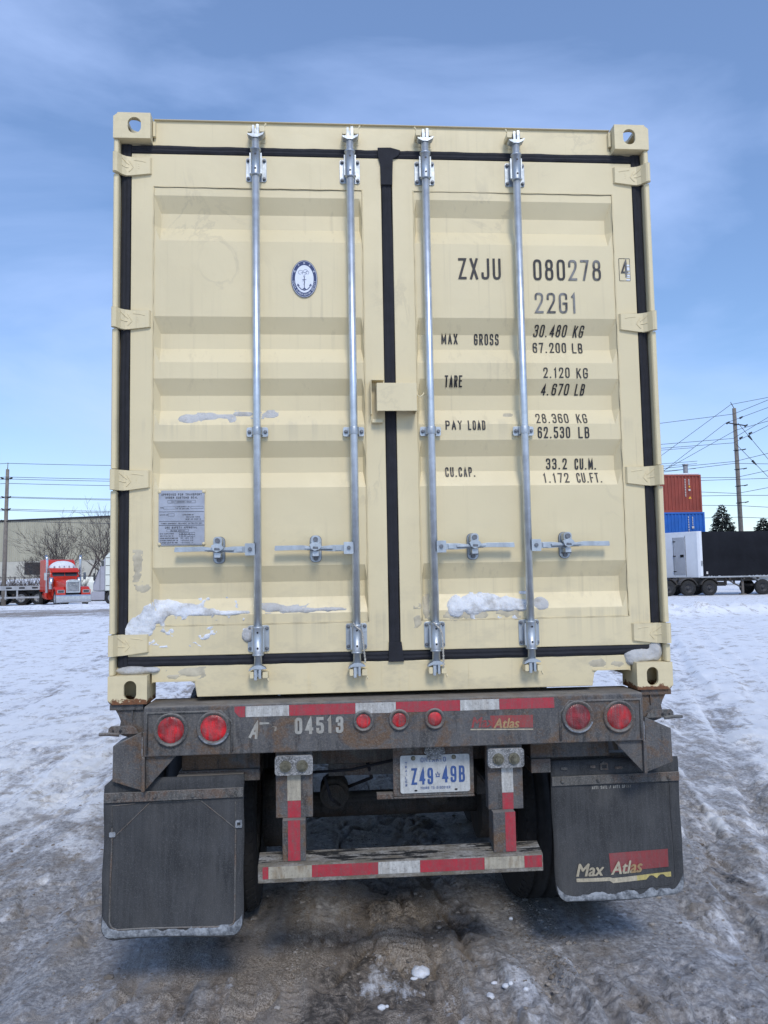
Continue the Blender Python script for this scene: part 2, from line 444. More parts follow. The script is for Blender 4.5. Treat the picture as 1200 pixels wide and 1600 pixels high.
# ---- a single-stroke alphabet, box 1 wide by 2 high; a third value of 1 rounds that corner
G = {
 '0': [[(0, 0, 1), (1, 0, 1), (1, 2, 1), (0, 2, 1), 'c']],
 '1': [[(.15, 1.6), (.5, 2), (.5, 0)]],
 '2': [[(0, 1.45), (0, 2, 1), (1, 2, 1), (1, 1.25, 1), (0, 0), (1, 0)]],
 '3': [[(0, 1.6), (0, 2, 1), (1, 2, 1), (1, 1.08, 1), (.4, 1.08)], [(.5, 1.08), (1, 1.08, 1), (1, 0, 1), (0, 0, 1), (0, .4)]],
 '4': [[(.78, 0), (.78, 2), (0, .5), (1.05, .5)]],
 '5': [[(.95, 2), (.05, 2), (.02, 1.2), (1, 1.2, 1), (1, 0, 1), (0, 0, 1), (0, .4)]],
 '6': [[(1, 1.6), (1, 2, 1), (0, 2, 1), (0, 0, 1), (1, 0, 1), (1, 1.15, 1), (.05, 1.15)]],
 '7': [[(0, 2), (1, 2), (.35, 0)]],
 '8': [[(0, 0, 1), (1, 0, 1), (1, 1.08, 1), (0, 1.08, 1), 'c'], [(.05, 1.08, 1), (.95, 1.08, 1), (.95, 2, 1), (.05, 2, 1), 'c']],
 '9': [[(0, .4), (0, 0, 1), (1, 0, 1), (1, 2, 1), (0, 2, 1), (0, .85, 1), (.95, .85)]],
 'A': [[(0, 0), (.5, 2), (1, 0)], [(.18, .6), (.82, .6)]],
 'B': [[(.55, 1.05), (.95, 1.05, 1), (.95, 2, 1), (0, 2), (0, 0), (1, 0, 1), (1, 1.05, 1), (.05, 1.05)]],
 'C': [[(1, 1.5), (1, 2, 1), (0, 2, 1), (0, 0, 1), (1, 0, 1), (1, .5)]],
 'D': [[(0, 0), (1, 0, 1), (1, 2, 1), (0, 2), 'c']],
 'E': [[(1, 2), (0, 2), (0, 0), (1, 0)], [(0.05, 1.05), (.8, 1.05)]],
 'F': [[(1, 2), (0, 2), (0, 0)], [(0.05, 1.0), (.8, 1.0)]],
 'G': [[(1, 1.5), (1, 2, 1), (0, 2, 1), (0, 0, 1), (1, 0, 1), (1, .95), (.55, .95)]],
 'H': [[(0, 0), (0, 2)], [(1, 0), (1, 2)], [(.05, 1), (.95, 1)]],
 'I': [[(.5, 0), (.5, 2)]],
 'J': [[(1, 2), (1, 0, 1), (0, 0, 1), (0, .5)]],
 'K': [[(0, 0), (0, 2)], [(1, 2), (.05, .8)], [(.35, 1.15), (1, 0)]],
 'L': [[(0, 2), (0, 0), (.95, 0)]],
 'M': [[(0, 0), (0, 2), (.5, .35), (1, 2), (1, 0)]],
 'N': [[(0, 0), (0, 2), (1, 0), (1, 2)]],
 'O': [[(0, 0, 1), (1, 0, 1), (1, 2, 1), (0, 2, 1), 'c']],
 'P': [[(0, 0), (0, 2), (1, 2, 1), (1, .9, 1), (.05, .9)]],
 'Q': [[(0, 0, 1), (1, 0, 1), (1, 2, 1), (0, 2, 1), 'c'], [(.6, .5), (1.05, -.1)]],
 'R': [[(0, 0), (0, 2), (1, 2, 1), (1, 1, 1), (.05, 1)], [(.5, .95), (1, 0)]],
 'S': [[(1, 1.6), (1, 2, 1), (0, 2, 1), (0, 1.05, 1), (1, 1.05, 1), (1, 0, 1), (0, 0, 1), (0, .4)]],
 'T': [[(0, 2), (1, 2)], [(.5, 1.95), (.5, 0)]],
 'U': [[(0, 2), (0, 0, 1), (1, 0, 1), (1, 2)]],
 'V': [[(0, 2), (.5, 0), (1, 2)]],
 'W': [[(0, 2), (.25, 0), (.5, 1.6), (.75, 0), (1, 2)]],
 'X': [[(0, 0), (1, 2)], [(0, 2), (1, 0)]],
 'Y': [[(0, 2), (.5, 1), (1, 2)], [(.5, 1.05), (.5, 0)]],
 'Z': [[(0, 2), (1, 2), (0, 0), (1, 0)]],
 '.': [[(.0, 0), (.06, 0)]], ',': [[(.1, .1), (0, -.3)]], '/': [[(0, 0), (1, 2)]], '-': [[(.1, 1), (.9, 1)]], ':': [[(.0, .3), (.2, .3)], [(0, 1.2), (.2, 1.2)]],
}
def fillet(pl, closed, r=.42):
    out = []; n = len(pl)
    for i, p in enumerate(pl):
        if len(p) < 3 or (not closed and i in (0, n - 1)): out.append((p[0], p[1])); continue
        a, b = pl[i - 1], pl[(i + 1) % n]; P = Vector(p[:2]); A = Vector(a[:2]) - P; B = Vector(b[:2]) - P
        ra, rb = min(r, A.length * .5), min(r, B.length * .5)
        p0, p2 = P + A.normalized() * ra, P + B.normalized() * rb
        for k in range(5):
            t = k / 4; q = p0 * (1 - t) ** 2 + P * 2 * t * (1 - t) + p2 * t * t; out.append((q.x, q.y))
    return out
def ribbon(mb, pts, w, closed, surf, lift, cap=0):
    # subdivide, then mitred ribbon laid on surf(x,z)->y
    P = [Vector(p) for p in pts]
    if not closed and cap:
        d0 = (P[0] - P[1]).normalized(); d1_ = (P[-1] - P[-2]).normalized()
        if abs(d0.x) > .9 or abs(d0.y) > .9 and len(P) == 2 and cap > 1: P[0] = P[0] + d0 * w / 2
        elif abs(d0.y) > .9: P[0] = P[0] + d0 * w / 2
        if abs(d1_.x) > .9 or abs(d1_.y) > .9: P[-1] = P[-1] + d1_ * w / 2
    if closed: P.append(P[0])
    Q = [P[0]]
    for a, b in zip(P, P[1:]):
        L = (b - a).length
        if L < 1e-6: continue
        k = max(1, int(L / 0.012)) if surf else 1
        for i in range(1, k + 1): Q.append(a + (b - a) * i / k)
    n = len(Q)
    if closed: n -= 1; Q = Q[:n]
    if n < 2: return
    vv = []
    for i in range(n):
        if closed: a, b = Q[i - 1], Q[(i + 1) % n]
        else: a, b = Q[max(i - 1, 0)], Q[min(i + 1, n - 1)]
        d1 = (Q[i] - a).normalized() if (Q[i] - a).length > 1e-9 else (b - Q[i]).normalized()
        d2 = (b - Q[i]).normalized() if (b - Q[i]).length > 1e-9 else d1
        t = (d1 + d2); t = t.normalized() if t.length > 1e-6 else d1
        nn = Vector((-t.y, t.x)); k = 1 / max(.45, abs(nn.dot(Vector((-d1.y, d1.x)))))
        for s_ in (1, -1):
            q = Q[i] + nn * s_ * w / 2 * k
            vv.append((q.x, (surf(q.x, q.y) if surf else 0) - lift - i * .00003, q.y))
    ff = []
    for i in range(n if closed else n - 1):
        j = (i + 1) % n
        ff.append((2 * i, 2 * j, 2 * j + 1, 2 * i + 1)[::-1])
    mb.add(vv, ff)
def text_w(s_, h, asp, gap):
    cw = h * asp; w = 0
    for ch in s_: w += (cw * .55 if ch in '.,:' else (cw * .9 if ch == ' ' else (cw * .75 if ch in '1I' else (cw * 1.25 if ch in 'MW' else cw)))) + gap
    return w - gap
def text(mb, s_, x, z, h, w=None, asp=.5, stroke=None, slant=0.0, surf=None, lift=0.0026, gap=None):
    """writes s_ with its lower left corner at x,z; w fits the whole width"""
    stroke = stroke or h * .14
    gap = h * .2 if gap is None else gap
    if w:
        k = w / text_w(s_, h, asp, gap); asp *= k; gap *= k
    cw = h * asp; cx = x; n = 0
    for ch in s_:
        if ch == ' ': cx += cw * .9 + gap; continue
        adv = cw * .55 if ch in '.,:' else (cw * .75 if ch in '1I' else (cw * 1.25 if ch in 'MW' else cw))
        gw = (cw * 1.25 if ch in 'MW' else cw) - stroke
        ox = cx + stroke / 2 - (cw * .125 if ch in '1I' else 0)
        for pl in G.get(ch, []):
            closed = pl[-1] == 'c'; pp = pl[:-1] if closed else pl
            pts = [(ox + px * gw + slant * py * h / 2, z + stroke / 2 + py / 2 * (h - stroke)) for px, py in fillet(pp, closed)]
            ribbon(mb, pts, stroke, closed, surf, lift + (n % 3) * .00012, 1); n += 1
        cx += adv + gap
    return cx
def font_text(body, size, shear=0.0, offset=0.0, xs=1.0):
    cu = bpy.data.curves.new("lettering", 'FONT'); cu.body = body; cu.size = size; cu.shear = shear; cu.offset = offset; cu.resolution_u = 3; cu.extrude = 0.0004
    t = bpy.data.objects.new("lettering", cu); COL.objects.link(t)
    bpy.context.view_layer.update()
    me = bpy.data.meshes.new_from_object(t.evaluated_get(bpy.context.evaluated_depsgraph_get()))
    bpy.data.objects.remove(t)
    me.transform(Matrix.Diagonal((xs, 1, 1, 1)))
    me.transform(Matrix.Rotation(R(90), 4, 'X'))
    return me
def embolden(me, d):
    n = len(me.vertices); co = [v.co.copy() for v in me.vertices]; fs = [tuple(p.vertices) for p in me.polygons]
    m2 = bpy.data.meshes.new("lettering"); vv, ff = [], []
    for k, (dx, dz) in enumerate(((0, 0), (d, 0), (d * .5, d * .6))):
        vv += [(c.x + dx, c.y - .0002 * k, c.z + dz) for c in co]; ff += [tuple(i + n * k for i in f) for f in fs]
    m2.from_pydata(vv, [], ff); return m2
def npnoise(x, y, seed=0):
    xi, yi = np.floor(x).astype(np.int64), np.floor(y).astype(np.int64)
    fx, fy = x - xi, y - yi; fx = fx * fx * (3 - 2 * fx); fy = fy * fy * (3 - 2 * fy)
    def h(a, b):
        k = (a * 374761393 + b * 668265263 + seed * 974634777) & 0xFFFFFFFF
        k = ((k ^ (k >> 13)) * 1274126177) & 0xFFFFFFFF
        return ((k ^ (k >> 16)) & 0xFFFF) / 65535.0
    return (h(xi, yi) * (1 - fx) + h(xi + 1, yi) * fx) * (1 - fy) + (h(xi, yi + 1) * (1 - fx) + h(xi + 1, yi + 1) * fx) * fy
def fbm(x, y, o=4, seed=0, g=.5):
    a, t, s_ = 0, 0, 1.0
    for i in range(o): a = a + npnoise(x * 2 ** i + 17.3 * i, y * 2 ** i - 9.1 * i, seed + i) * s_; t += s_; s_ *= g
    return a / t
def sst(a, b, x): t = np.clip((x - a) / (b - a), 0, 1); return t * t * (3 - 2 * t)

# ------------------------------------------------------------------ ground
def edge_x(y): return 2.65 + (y - 1.7) * .385          # rim of the untouched snow on the right
TRK = ((-1.30, .0, .10), (-1.02, .005, .10), (-1.62, -.02, .07), (-2.15, -.03, .16), (-2.75, -.06, .17), (-3.7, -.10, .20), (-4.9, -.14, .22), (-.66, .0, .05), (.30, .01, .08), (.63, .02, .09), (.90, .02, .09), (1.25, .05, .11), (1.60, .30, .12), (2.05, .38, .15), (2.75, .39, .16), (3.8, .42, .2), (6.5, .42, .2), (8.5, .45, .22))
def tracks(x, y):
    hh = 0 * x; al = 0 * x; gate = sst(.34, .52, fbm(x / .7, y / 3.2, 3, 131)); yy = np.maximum(y, -3)
    for i, (cx, sl, w) in enumerate(TRK):
        xx = (x - cx - sl * yy - .05 * np.sin(yy * .7 + cx * 5)) / math.sqrt(1 + sl * sl); a = np.abs(xx)
        ins = sst(w * 1.05, w * .85, a); rdg = np.exp(-((a - w * 1.22) / (w * .22 + .006)) ** 2)
        tread = np.sin((yy + (a * .7 if i % 2 else xx * .5)) * 2 * PI / .085) * sst(12, 5, y)
        groove = np.cos(xx / w * 2 * PI * 1.5)
        hh = hh + gate * (-.014 * ins + .013 * rdg * (.5 + npnoise(xx * 0 + i, yy * 9, 7)) + ins * (.005 * np.maximum(tread, -.3) + .003 * groove))
        al = al + gate * (ins * (-.6 + .45 * np.maximum(tread, -.2) + .25 * groove) + rdg * .55)
    return hh, al
def gheight(x, y):
    near = np.exp(-np.maximum(y, 0) / 14)
    h = (fbm(x / 1.6, y / 2.4, 3, 3) - .5) * .05
    r = x * .94 - y * .18; q = y + x * .2
    h = h + (fbm(x / .42, y / 1.5, 4, 11) - .5) * .032 * (near + .3)
    h = h + (fbm(x / .10, y / .16, 4, 21, .6) - .5) * .034 * near
    h = h + (np.abs(fbm(x / .33, y / .8, 4, 25, .6) - .5)) * .036 * near
    cl_ = np.maximum(fbm(x / .075, y / .085, 3, 27, .55) - .52, 0); am = sst(.42, .62, fbm(x / .45, y / .9, 3, 29))
    h = h + np.minimum(cl_ * 4, .5) * .040 * am * near
    cr_ = 1 - np.abs(2 * fbm(x / .5, y / .9, 4, 33, .6) - 1); h = h - .030 * np.maximum(cr_ - .93, 0) / .07 * near
    h = h + (fbm(x * 22, y * 30, 3, 31, .6) - .5) * .011 * near
    # long ruts left by wheels
    for cx, w, d in ((-.47, .035, .018), (-1.75, .12, .014), (-2.35, .16, .02), (.62, .05, .022), (.80, .04, .016), (1.55, .14, .02), (.02, .22, .012)):
        xx = x - cx - .03 * np.sin(y * .9 + cx * 7) - .02 * np.maximum(y, 0) * cx * .4
        h = h - d * np.exp(-(xx / w) ** 2) * (.6 + .8 * npnoise(y * 3, x * 0 + cx * 5, 5)) + d * .6 * np.exp(-((np.abs(xx) - w * 1.9) / (w * .7)) ** 2)
    # diagonal ruts on the right
    for k, cx in enumerate((1.9, 2.25, 3.4)):
        xx = (x - (cx + (y - 1.0) * .40)) / 1.08
        h = h - .012 * np.exp(-(xx / .10) ** 2) + .008 * np.exp(-((np.abs(xx) - .2) / .07) ** 2)
    # chevron tread print
    m = sst(.42, .30, np.abs(y - .55)) * sst(.13, .10, np.abs(x - .02))
    ch = np.sin((y * 1.0 + np.abs(x - .02) * .55) * 2 * PI / .075)
    h = h + m * np.maximum(ch, -.5) * .030
    m = sst(.045, .02, np.abs(x + .47)) * sst(1.3, 1.1, y)
    h = h + m * np.maximum(np.sin(y * 2 * PI / .055), 0) * .018
    # raised field of snow on the right, its scalloped rim
    e = x - edge_x(y) - (fbm(x / 1.2, y / 1.2, 3, 41) - .5) * .9
    on = sst(-.15, .35, e) * sst(26, 20, y)
    h = h + on * (.07 + (fbm(x / 1.1, y / 1.1, 3, 47) - .5) * .06)
    # thrown-up ridge across the yard
    rd = np.exp(-((y - 26.5 - .10 * (x - 12)) / 1.1) ** 2) * sst(6, 9, x)
    h = h + rd * (.25 + .55 * (fbm(x * 1.4, y * 1.4, 4, 61, .6) - .3))
    rl = np.exp(-((y - 50.5 + (fbm(x / 2, y * 0, 2, 9) - .5) * 2) / 1.6) ** 2) * sst(-8, -12, x)
    h = h + rl * .22 * (.4 + fbm(x * .9, y * .9, 3, 71))
    h = h + tracks(x, y)[0]
    # flatten where the trailer wheels stand
    w = sst(.30, .12, np.maximum(np.abs(np.abs(x) - .94) - .3, 0)) * sst(.5, .2, np.maximum(np.abs(y - 1.6) - 1.1, 0))
    h = h * (1 - w) - .004 * w
    return h
def build_ground():
    def axis(bands):
        a = [bands[0][0]]
        for lo, hi, s0, s1 in bands:
            t = lo
            while t < hi:
                t += s0 + (s1 - s0) * (t - lo) / (hi - lo); a.append(t)
        return a
    xs = axis([(0, 2.6, .011, .014), (2.6, 8, .014, .06), (8, 40, .06, .35), (40, 200, .35, 20), (200, 3000, 20, 500)])
    X = np.array(sorted(set([-v for v in xs] + xs)))
    ys = axis([(-.8, 2.2, .011, .016), (2.2, 9, .016, .07), (9, 70, .07, .45), (70, 300, .45, 25), (300, 4000, 25, 600)])
    yb = [-.85, -1, -1.3, -1.8, -2.6, -4, -7, -12, -25, -60, -200, -900]
    Y = np.array(sorted(set(ys + yb)))
    gx, gy = np.meshgrid(X, Y)
    z = gheight(gx, gy)
    nx, ny = len(X), len(Y)
    co = np.stack([gx, gy, z], -1).reshape(-1, 3).astype(np.float32)
    i = np.arange(nx * (ny - 1)).reshape(ny - 1, nx)[:, :-1].ravel()
    idx = np.stack([i, i + 1, i + nx + 1, i + nx], -1)
    me = bpy.data.meshes.new("snowy_ground")
    me.vertices.add(len(co)); me.vertices.foreach_set('co', co.ravel())
    me.loops.add(idx.size); me.loops.foreach_set('vertex_index', idx.ravel().astype(np.int32))
    me.polygons.add(len(idx)); me.polygons.foreach_set('loop_start', np.arange(0, idx.size, 4, dtype=np.int32)); me.polygons.foreach_set('loop_total', np.full(len(idx), 4, dtype=np.int32))
    me.polygons.foreach_set('use_smooth', np.ones(len(idx), bool))
    me.update(calc_edges=True)
    # surface cover: R snow, G brown grit, B wet oil
    x, y = gx, gy
    e = x - edge_x(y) - (fbm(x / 1.2, y / 1.2, 3, 41) - .5) * .9
    clean_r = sst(-.12, .25, e)
    left = sst(6, 17, y + (fbm(x / 2.5, y / 5, 4, 81) - .5) * 14) * sst(-1.8, -3.0, x)
    right = sst(3, 9, y + (fbm(x / 2, y / 4, 4, 83) - .5) * 7) * sst(1.2, 2.2, x)
    patch = fbm(x / .9, y / 1.6, 5, 85, .6)
    fine = fbm(x / .16, y / .3, 4, 87, .6)
    s_ = .22 + .34 * (patch - .35) + .5 * (fine - .5)
    s_ = s_ + sst(-.9, -2.4, x) * .20 + sst(1.0, 2.4, x) * .16 + .30 * sst(1.2, 4.5, y) * sst(-1.2, -2.2, x)
    s_ = s_ + left * .15 + right * .40 + (fbm(x / 1.4, y / 1.1, 5, 103, .62) - .5) * .9 * sst(3, 7, y)
    s_ = s_ + tracks(x, y)[1] * (.14 + .12 * sst(1.0, 2.6, y + 1.2 * np.abs(x) - .8) + .10 * sst(2, 6, y))
    s_ = np.maximum(s_, clean_r * (.93 + .1 * (fine - .5)))
    # white dusting near the camera
    s_ = s_ + .55 * np.exp(-(((x - .02) / .13) ** 2 + ((y - .03) / .10) ** 2)) * (fine + .2) + .35 * np.exp(-(((x - .5) / .35) ** 2 + ((y + .02) / .2) ** 2)) * (fine - .2)
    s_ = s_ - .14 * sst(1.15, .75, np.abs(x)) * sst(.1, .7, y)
    lane = np.exp(-((y - 43 + (fbm(x / 4, y / 4, 3, 91) - .5) * 9) / 6) ** 2) * sst(-4, -9, x)
    s_ = s_ - lane * .75 * (.4 + fbm(x / 3, y / .8, 4, 93))
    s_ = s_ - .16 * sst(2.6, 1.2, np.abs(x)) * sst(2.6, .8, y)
    s_ = s_ - .55 * sst(1.45, 1.1, np.abs(x)) * sst(.5, 1.3, y) * sst(11, 8, y)  # less snow sheltered under the trailer; also paints its shade into the colour
    s_ = np.clip(np.where(y > 47, np.maximum(s_, .8), s_), 0, 1)
    g = np.clip(.34 + 1.5 * (fbm(x / .5, y / 1.4, 5, 95, .6) - .5) + .25 * sst(1.5, .4, np.abs(x)) + lane * .6, 0, 1)
    oil = sst(.50, .62, fbm(x / .28, y / .5, 5, 97, .62) + .10 * np.exp(-((x + .12) / .3) ** 2) * np.exp(-((y - .55) / .5) ** 2) - .05) * sst(1.3, .7, np.abs(x)) 
    oil2 = sst(.56, .64, fbm(x / .12, y / .2, 5, 99, .65)) * np.exp(-(((x - 1.98) / .25) ** 2 + ((y - 1.0) / .55) ** 2))
    b = np.clip(oil * .8 + oil2 * 1.6, 0, 1)
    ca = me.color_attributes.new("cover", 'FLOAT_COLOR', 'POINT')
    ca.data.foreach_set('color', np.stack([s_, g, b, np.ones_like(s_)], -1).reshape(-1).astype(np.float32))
    m = NT("snow_ice_and_grit", .8, spec=.3)
    at = m.n('ShaderNodeAttribute', attribute_name="cover")
    sp = m.n('ShaderNodeSeparateColor'); m.l(at.outputs['Color'], sp.inputs[0])
    p = m.pos()
    f1 = m.noise(p, 38, 8, .72); f2 = m.noise(m.pos((1, .5, 1)), 7, 8, .7); f3 = m.noise(p, 150, 4, .7)
    S = m.math('ADD', sp.outputs[0], m.math('MULTIPLY', m.math('SUBTRACT', f1, .5), .55))
    S = m.math('ADD', S, m.math('MULTIPLY', m.math('SUBTRACT', f2, .5), .55))
    al = m.pos((9.0, 1.1, 9.0)); al.node.inputs['Rotation'].default_value = (0, 0, 0.10)
    f4 = m.noise(al, 1.0, 8, .72); f5 = m.noise(m.pos((1, .6, 1), off=(3, 8, 0)), 17, 7, .75); f6 = m.noise(m.pos((1, .7, 1), off=(1, 3, 0)), 2.2, 9, .72)
    def ctr(f, k): return m.math('MULTIPLY', m.math('SUBTRACT', f, .5), k)
    grit = m.mix(m.ramp(f3, .42, .60), (0.175, 0.145, 0.118), (0.50, 0.44, 0.375))
    grit = m.mix(m.ramp(f4, .50, .60, 0, .65), grit, (0.19, 0.155, 0.125))
    ice = m.mix(m.ramp(f1, .40, .60), (0.235, 0.225, 0.225), (0.54, 0.525, 0.52))
    ice = m.mix(m.ramp(f5, .47, .58, 0, .75), ice, (0.24, 0.225, 0.215))
    c = m.mix(m.ramp(m.math('ADD', sp.outputs[1], m.math('ADD', ctr(f2, 1.2), ctr(f4, 1.0))), .38, .66), ice, grit)
    c = m.mix(m.ramp(m.math('ADD', f5, ctr(f3, .35)), .60, .66, 0, .8), c, (0.085, 0.073, 0.064))
    c = m.mix(m.math('MULTIPLY', sp.outputs[2], m.ramp(m.math('ADD', f1, ctr(f3, .5)), .38, .56)), c, (0.030, 0.027, 0.026))
    S = m.math('ADD', S, ctr(f4, 1.2))
    S = m.math('ADD', S, ctr(f5, .8))
    S = m.math('ADD', S, ctr(f6, 1.5))
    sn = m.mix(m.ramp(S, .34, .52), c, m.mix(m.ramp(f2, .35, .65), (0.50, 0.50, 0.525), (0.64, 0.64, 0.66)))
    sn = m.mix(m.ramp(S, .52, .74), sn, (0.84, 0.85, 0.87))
    f7 = m.noise(m.pos((1, .8, 1), off=(6, 1, 0)), 3.2, 10, .74)
    sn = m.mix(m.ramp(f7, .535, .60, 0, .62), sn, m.mix(f5, (0.20, 0.165, 0.135), (0.46, 0.41, 0.36)))
    m.color(sn)
    m.rough(m.ramp(S, .2, .6, .55, .85))
    m.bump(m.math('ADD', m.math('MULTIPLY', f1, 1.2), m.math('ADD', m.math('MULTIPLY', f3, .35), m.math('MULTIPLY', f5, 1.6))), .011, 1.0)
    me.materials.append(m.m)
    o = bpy.data.objects.new("ground", me); COL.objects.link(o)
    o['kind'] = 'structure'
build_ground()
def gh(x, y): return float(gheight(np.array([float(x)]), np.array([float(y)]))[0])

# ------------------------------------------------------------------ shipping container
Z0 = 1.2
YF = 0.05                        # face of the doors
TOPS = (3.437, 2.883, 2.602, 2.322, 1.771)
SL, FL, DP = .070, .068, .034
def prof(z):
    for t in TOPS:
        d = t - z
        if 0 <= d <= SL: return DP * d / SL
        if SL < d <= SL + FL: return DP
        if SL + FL < d <= 2 * SL + FL: return DP * (2 * SL + FL - d) / SL
    return 0.0
XA, XB = .117, 1.052
def panel_y(x, z):
    a = abs(x)
    k = min(1, max(0, (a - XA) / .014), max(0, (XB - a) / .028))
    dent = (float(fbm(np.array([x * 3.1 + 9]), np.array([z * 3.1]), 2, 5)[0]) - .5) * .006 if XA + .03 < a < XB - .05 else 0
    return YF + .003 + prof(z) * k + dent
def door_y(x, z):
    if XA < abs(x) < XB and 1.52 < z < 3.476: return panel_y(x, z)
    return YF
cont = root("shipping_container", "cream painted steel shipping container seen from its closed door end on the trailer", "shipping container", (0, 3, Z0))

def casting_mesh(flip, rust):
    """corner casting 162 x 178 x 118, local x 0..162 towards the middle, y 0..178, z 0..118, hollow with three slots"""
    W, D, H, t = .162, .178, .118, .017
    mb = MB()
    def face(ax, d0, d1, o2, hole, i2):
        """outer plate at d0 with hole, inner plate at d1, tunnel"""
        def P(a, b, d): return (a, d, b) if ax == 'y' else ((d, a, b) if ax == 'x' else (a, b, d))
        for (rect, d) in ((o2, d0), (i2, d1)):
            (a0, b0, a1, b1) = rect
            outer = [(a0, b0), (a1, b0), (a1, b1), (a0, b1)]
            loops = [outer] + ([hole] if hole else [])
            flat = [q for lp in loops for q in lp]
            tr = tessellate_polygon([[Vector((p_[0], p_[1], 0)) for p_ in lp] for lp in loops])
            mb.add([P(a, b, d) for a, b in flat], [tuple(t_) for t_ in tr])
        if hole:
            n = len(hole)
            mb.add([P(a, b, d0) for a, b in hole] + [P(a, b, d1) for a, b in hole], [(i, (i + 1) % n, n + (i + 1) % n, n + i) for i in range(n)])
    eh = stadium(.092, .058, .052, .080) if not flip else stadium(.092, .060, .058, .074)
    face('y', 0, t, (0, 0, W, H), eh, (t, t, W - t, H - t))
    face('y', D, D - t, (0, 0, W, H), None, (t, t, W - t, H - t))
    face('x', 0, t, (0, 0, D, H), stadium(.089, .06, .08, .052), (t, t, D - t, H - t))
    face('x', W, W - t, (0, 0, D, H), None, (t, t, D - t, H - t))
    th = stadium(W / 2, .095, .064, .124)
    if flip: face('z', H, H - t, (0, 0, W, D), th, (t, t, W - t, D - t)); face('z', 0, t, (0, 0, W, D), None, (t, t, W - t, D - t))
    else: face('z', 0, t, (0, 0, W, D), th, (t, t, W - t, D - t)); face('z', H, H - t, (0, 0, W, D), None, (t, t, W - t, D - t))
    me = mb.mesh("corner_casting", M['cast_rust'] if rust else M['cast'])
    import bmesh
    bm = bmesh.new(); bm.from_mesh(me); bmesh.ops.remove_doubles(bm, verts=bm.verts, dist=1e-5); bmesh.ops.recalc_face_normals(bm, faces=bm.faces)
    ed = [e for e in bm.edges if all(v.co.x < 1e-5 for v in e.verts) and ((all(abs(v.co.z - (H if flip else 0)) < 1e-5 for v in e.verts)))]
    bmesh.ops.bevel(bm, geom=ed, offset=.018, segments=4, affect='EDGES', profile=.5)
    bm.to_mesh(me); bm.free()
    return me
lo_me, hi_me = casting_mesh(False, True), casting_mesh(True, False)
for far in (0, 1):
    for side in (-1, 1):
        for hi in (0, 1):
            me = hi_me if hi else lo_me
            o = ob("corner_casting", me, None, cont, (side * 1.219, 6.058 if far else 0.0, Z0 + (2.591 - .118 if hi else 0)), bevel=.0035)
            o.scale = (-side, -1 if far else 1, 1)

# posts beside the doors, broken round the hinges
HZ = (3.562, 2.861, 2.150, 1.444)
def post():
    mb = MB()
    zs = [Z0 + .118] + sorted(sum([[z - .047, z + .047] for z in HZ], [])) + [Z0 + 2.473]
    for a, b in zip(zs[::2], zs[1::2]):
        mb.prism([(1.1995, .012), (1.214, .009), (1.219, .016), (1.219, .16), (1.196, .16), (1.196, .02)], a + .002, b - .002, 'z')
    mb.box(1.200, 1.2165, .040, .158, Z0 + .119, Z0 + 2.472)      # web that runs on behind the hinges
    mb.box(1.165, 1.1958, .075, .15, Z0 + .119, Z0 + 2.470)      # inner return of the post
    return mb
for s_ in (-1, 1):
    o = ob("corner_post", post(), M['cream'], cont, (0, 0, 0), bevel=.0025); o.scale = (s_, 1, 1)
ob("door_header", MB().prism([(-1.164, 3.670), (1.164, 3.670), (1.164, 3.670), (1.056, 3.672), (1.056, 3.787), (-1.056, 3.787), (-1.056, 3.672)][0:2] + [(1.164, 3.69), (1.053, 3.69), (1.053, 3.787), (-1.053, 3.787), (-1.053, 3.69), (-1.164, 3.69)], .058, .16)
   .box(-1.053, 1.053, .046, .16, 3.7875, 3.7905).box(-1.055, -1.043, .040, .0575, 3.705, 3.775).box(1.043, 1.055, .040, .0575, 3.705, 3.775), M['cream'], cont, bevel=.003)
sill = [(-1.195, 1.3485), (-1.195, 1.3195), (-1.05, 1.3195), (-1.05, 1.276), (-1.037, 1.283), (-.883, 1.283), (-.868, 1.272), (-.858, 1.216), (.874, 1.216), (.884, 1.272), (.899, 1.283), (1.037, 1.283), (1.05, 1.276), (1.05, 1.3195), (1.195, 1.3195), (1.195, 1.3485)]
ob("door_sill", MB().prism(sill, .054, .17), M['cream'], cont, bevel=.003)
for x in (-.385, -.376, -.065, .012, .054, .318): ob("sill_weld_seam", MB().box(x, x + .0025, .0528, .0545, 1.22, 1.345), M['cream'], cont)
# rims of the notches in the sill
for s_ in (-1, 1):
    xa, xb = (.876, 1.045) if s_ > 0 else (.866, 1.045)
    ob("notch_rim", MB().box(s_ * xa, s_ * xb, .046, .052, 1.2835, 1.2875), M['cream'], cont)
# body behind the doors
def corr(n, L, lo, hi, dep, out):
    """corrugated wall along y; returns outline of x offsets"""
    pts = []; p = L / n
    for i in range(n):
        y = .17 + i * p
        pts += [(y, 0), (y + p * .25, 0), (y + p * .5, dep), (y + p * .75, dep)]
    pts.append((.17 + L, 0)); return pts
def wall(side):
    mb = MB(); pr = corr(21, 5.72, 0, 0, -.036, 1); vv = []
    for y, d in pr: vv += [(side * (1.2 + d), y, 1.36), (side * (1.2 + d), y, 3.73)]
    mb.add(vv, [(2 * i, 2 * i + 2, 2 * i + 3, 2 * i + 1) if side > 0 else (2 * i, 2 * i + 1, 2 * i + 3, 2 * i + 2) for i in range(len(pr) - 1)])
    return mb
for s_ in (-1, 1):
    ob("side_wall", wall(s_), M['cream'], cont)
    ob("bottom_rail", MB().box(s_ * 1.155, s_ * 1.207, .180, 5.88, 1.218, 1.362), M['cream'], cont)
    ob("top_rail", MB().box(s_ * 1.150, s_ * 1.207, .180, 5.88, 3.728, 3.786), M['cream'], cont)
mb = MB(); vv = []
pr = corr(28, 5.72, 0, 0, .02, 1)
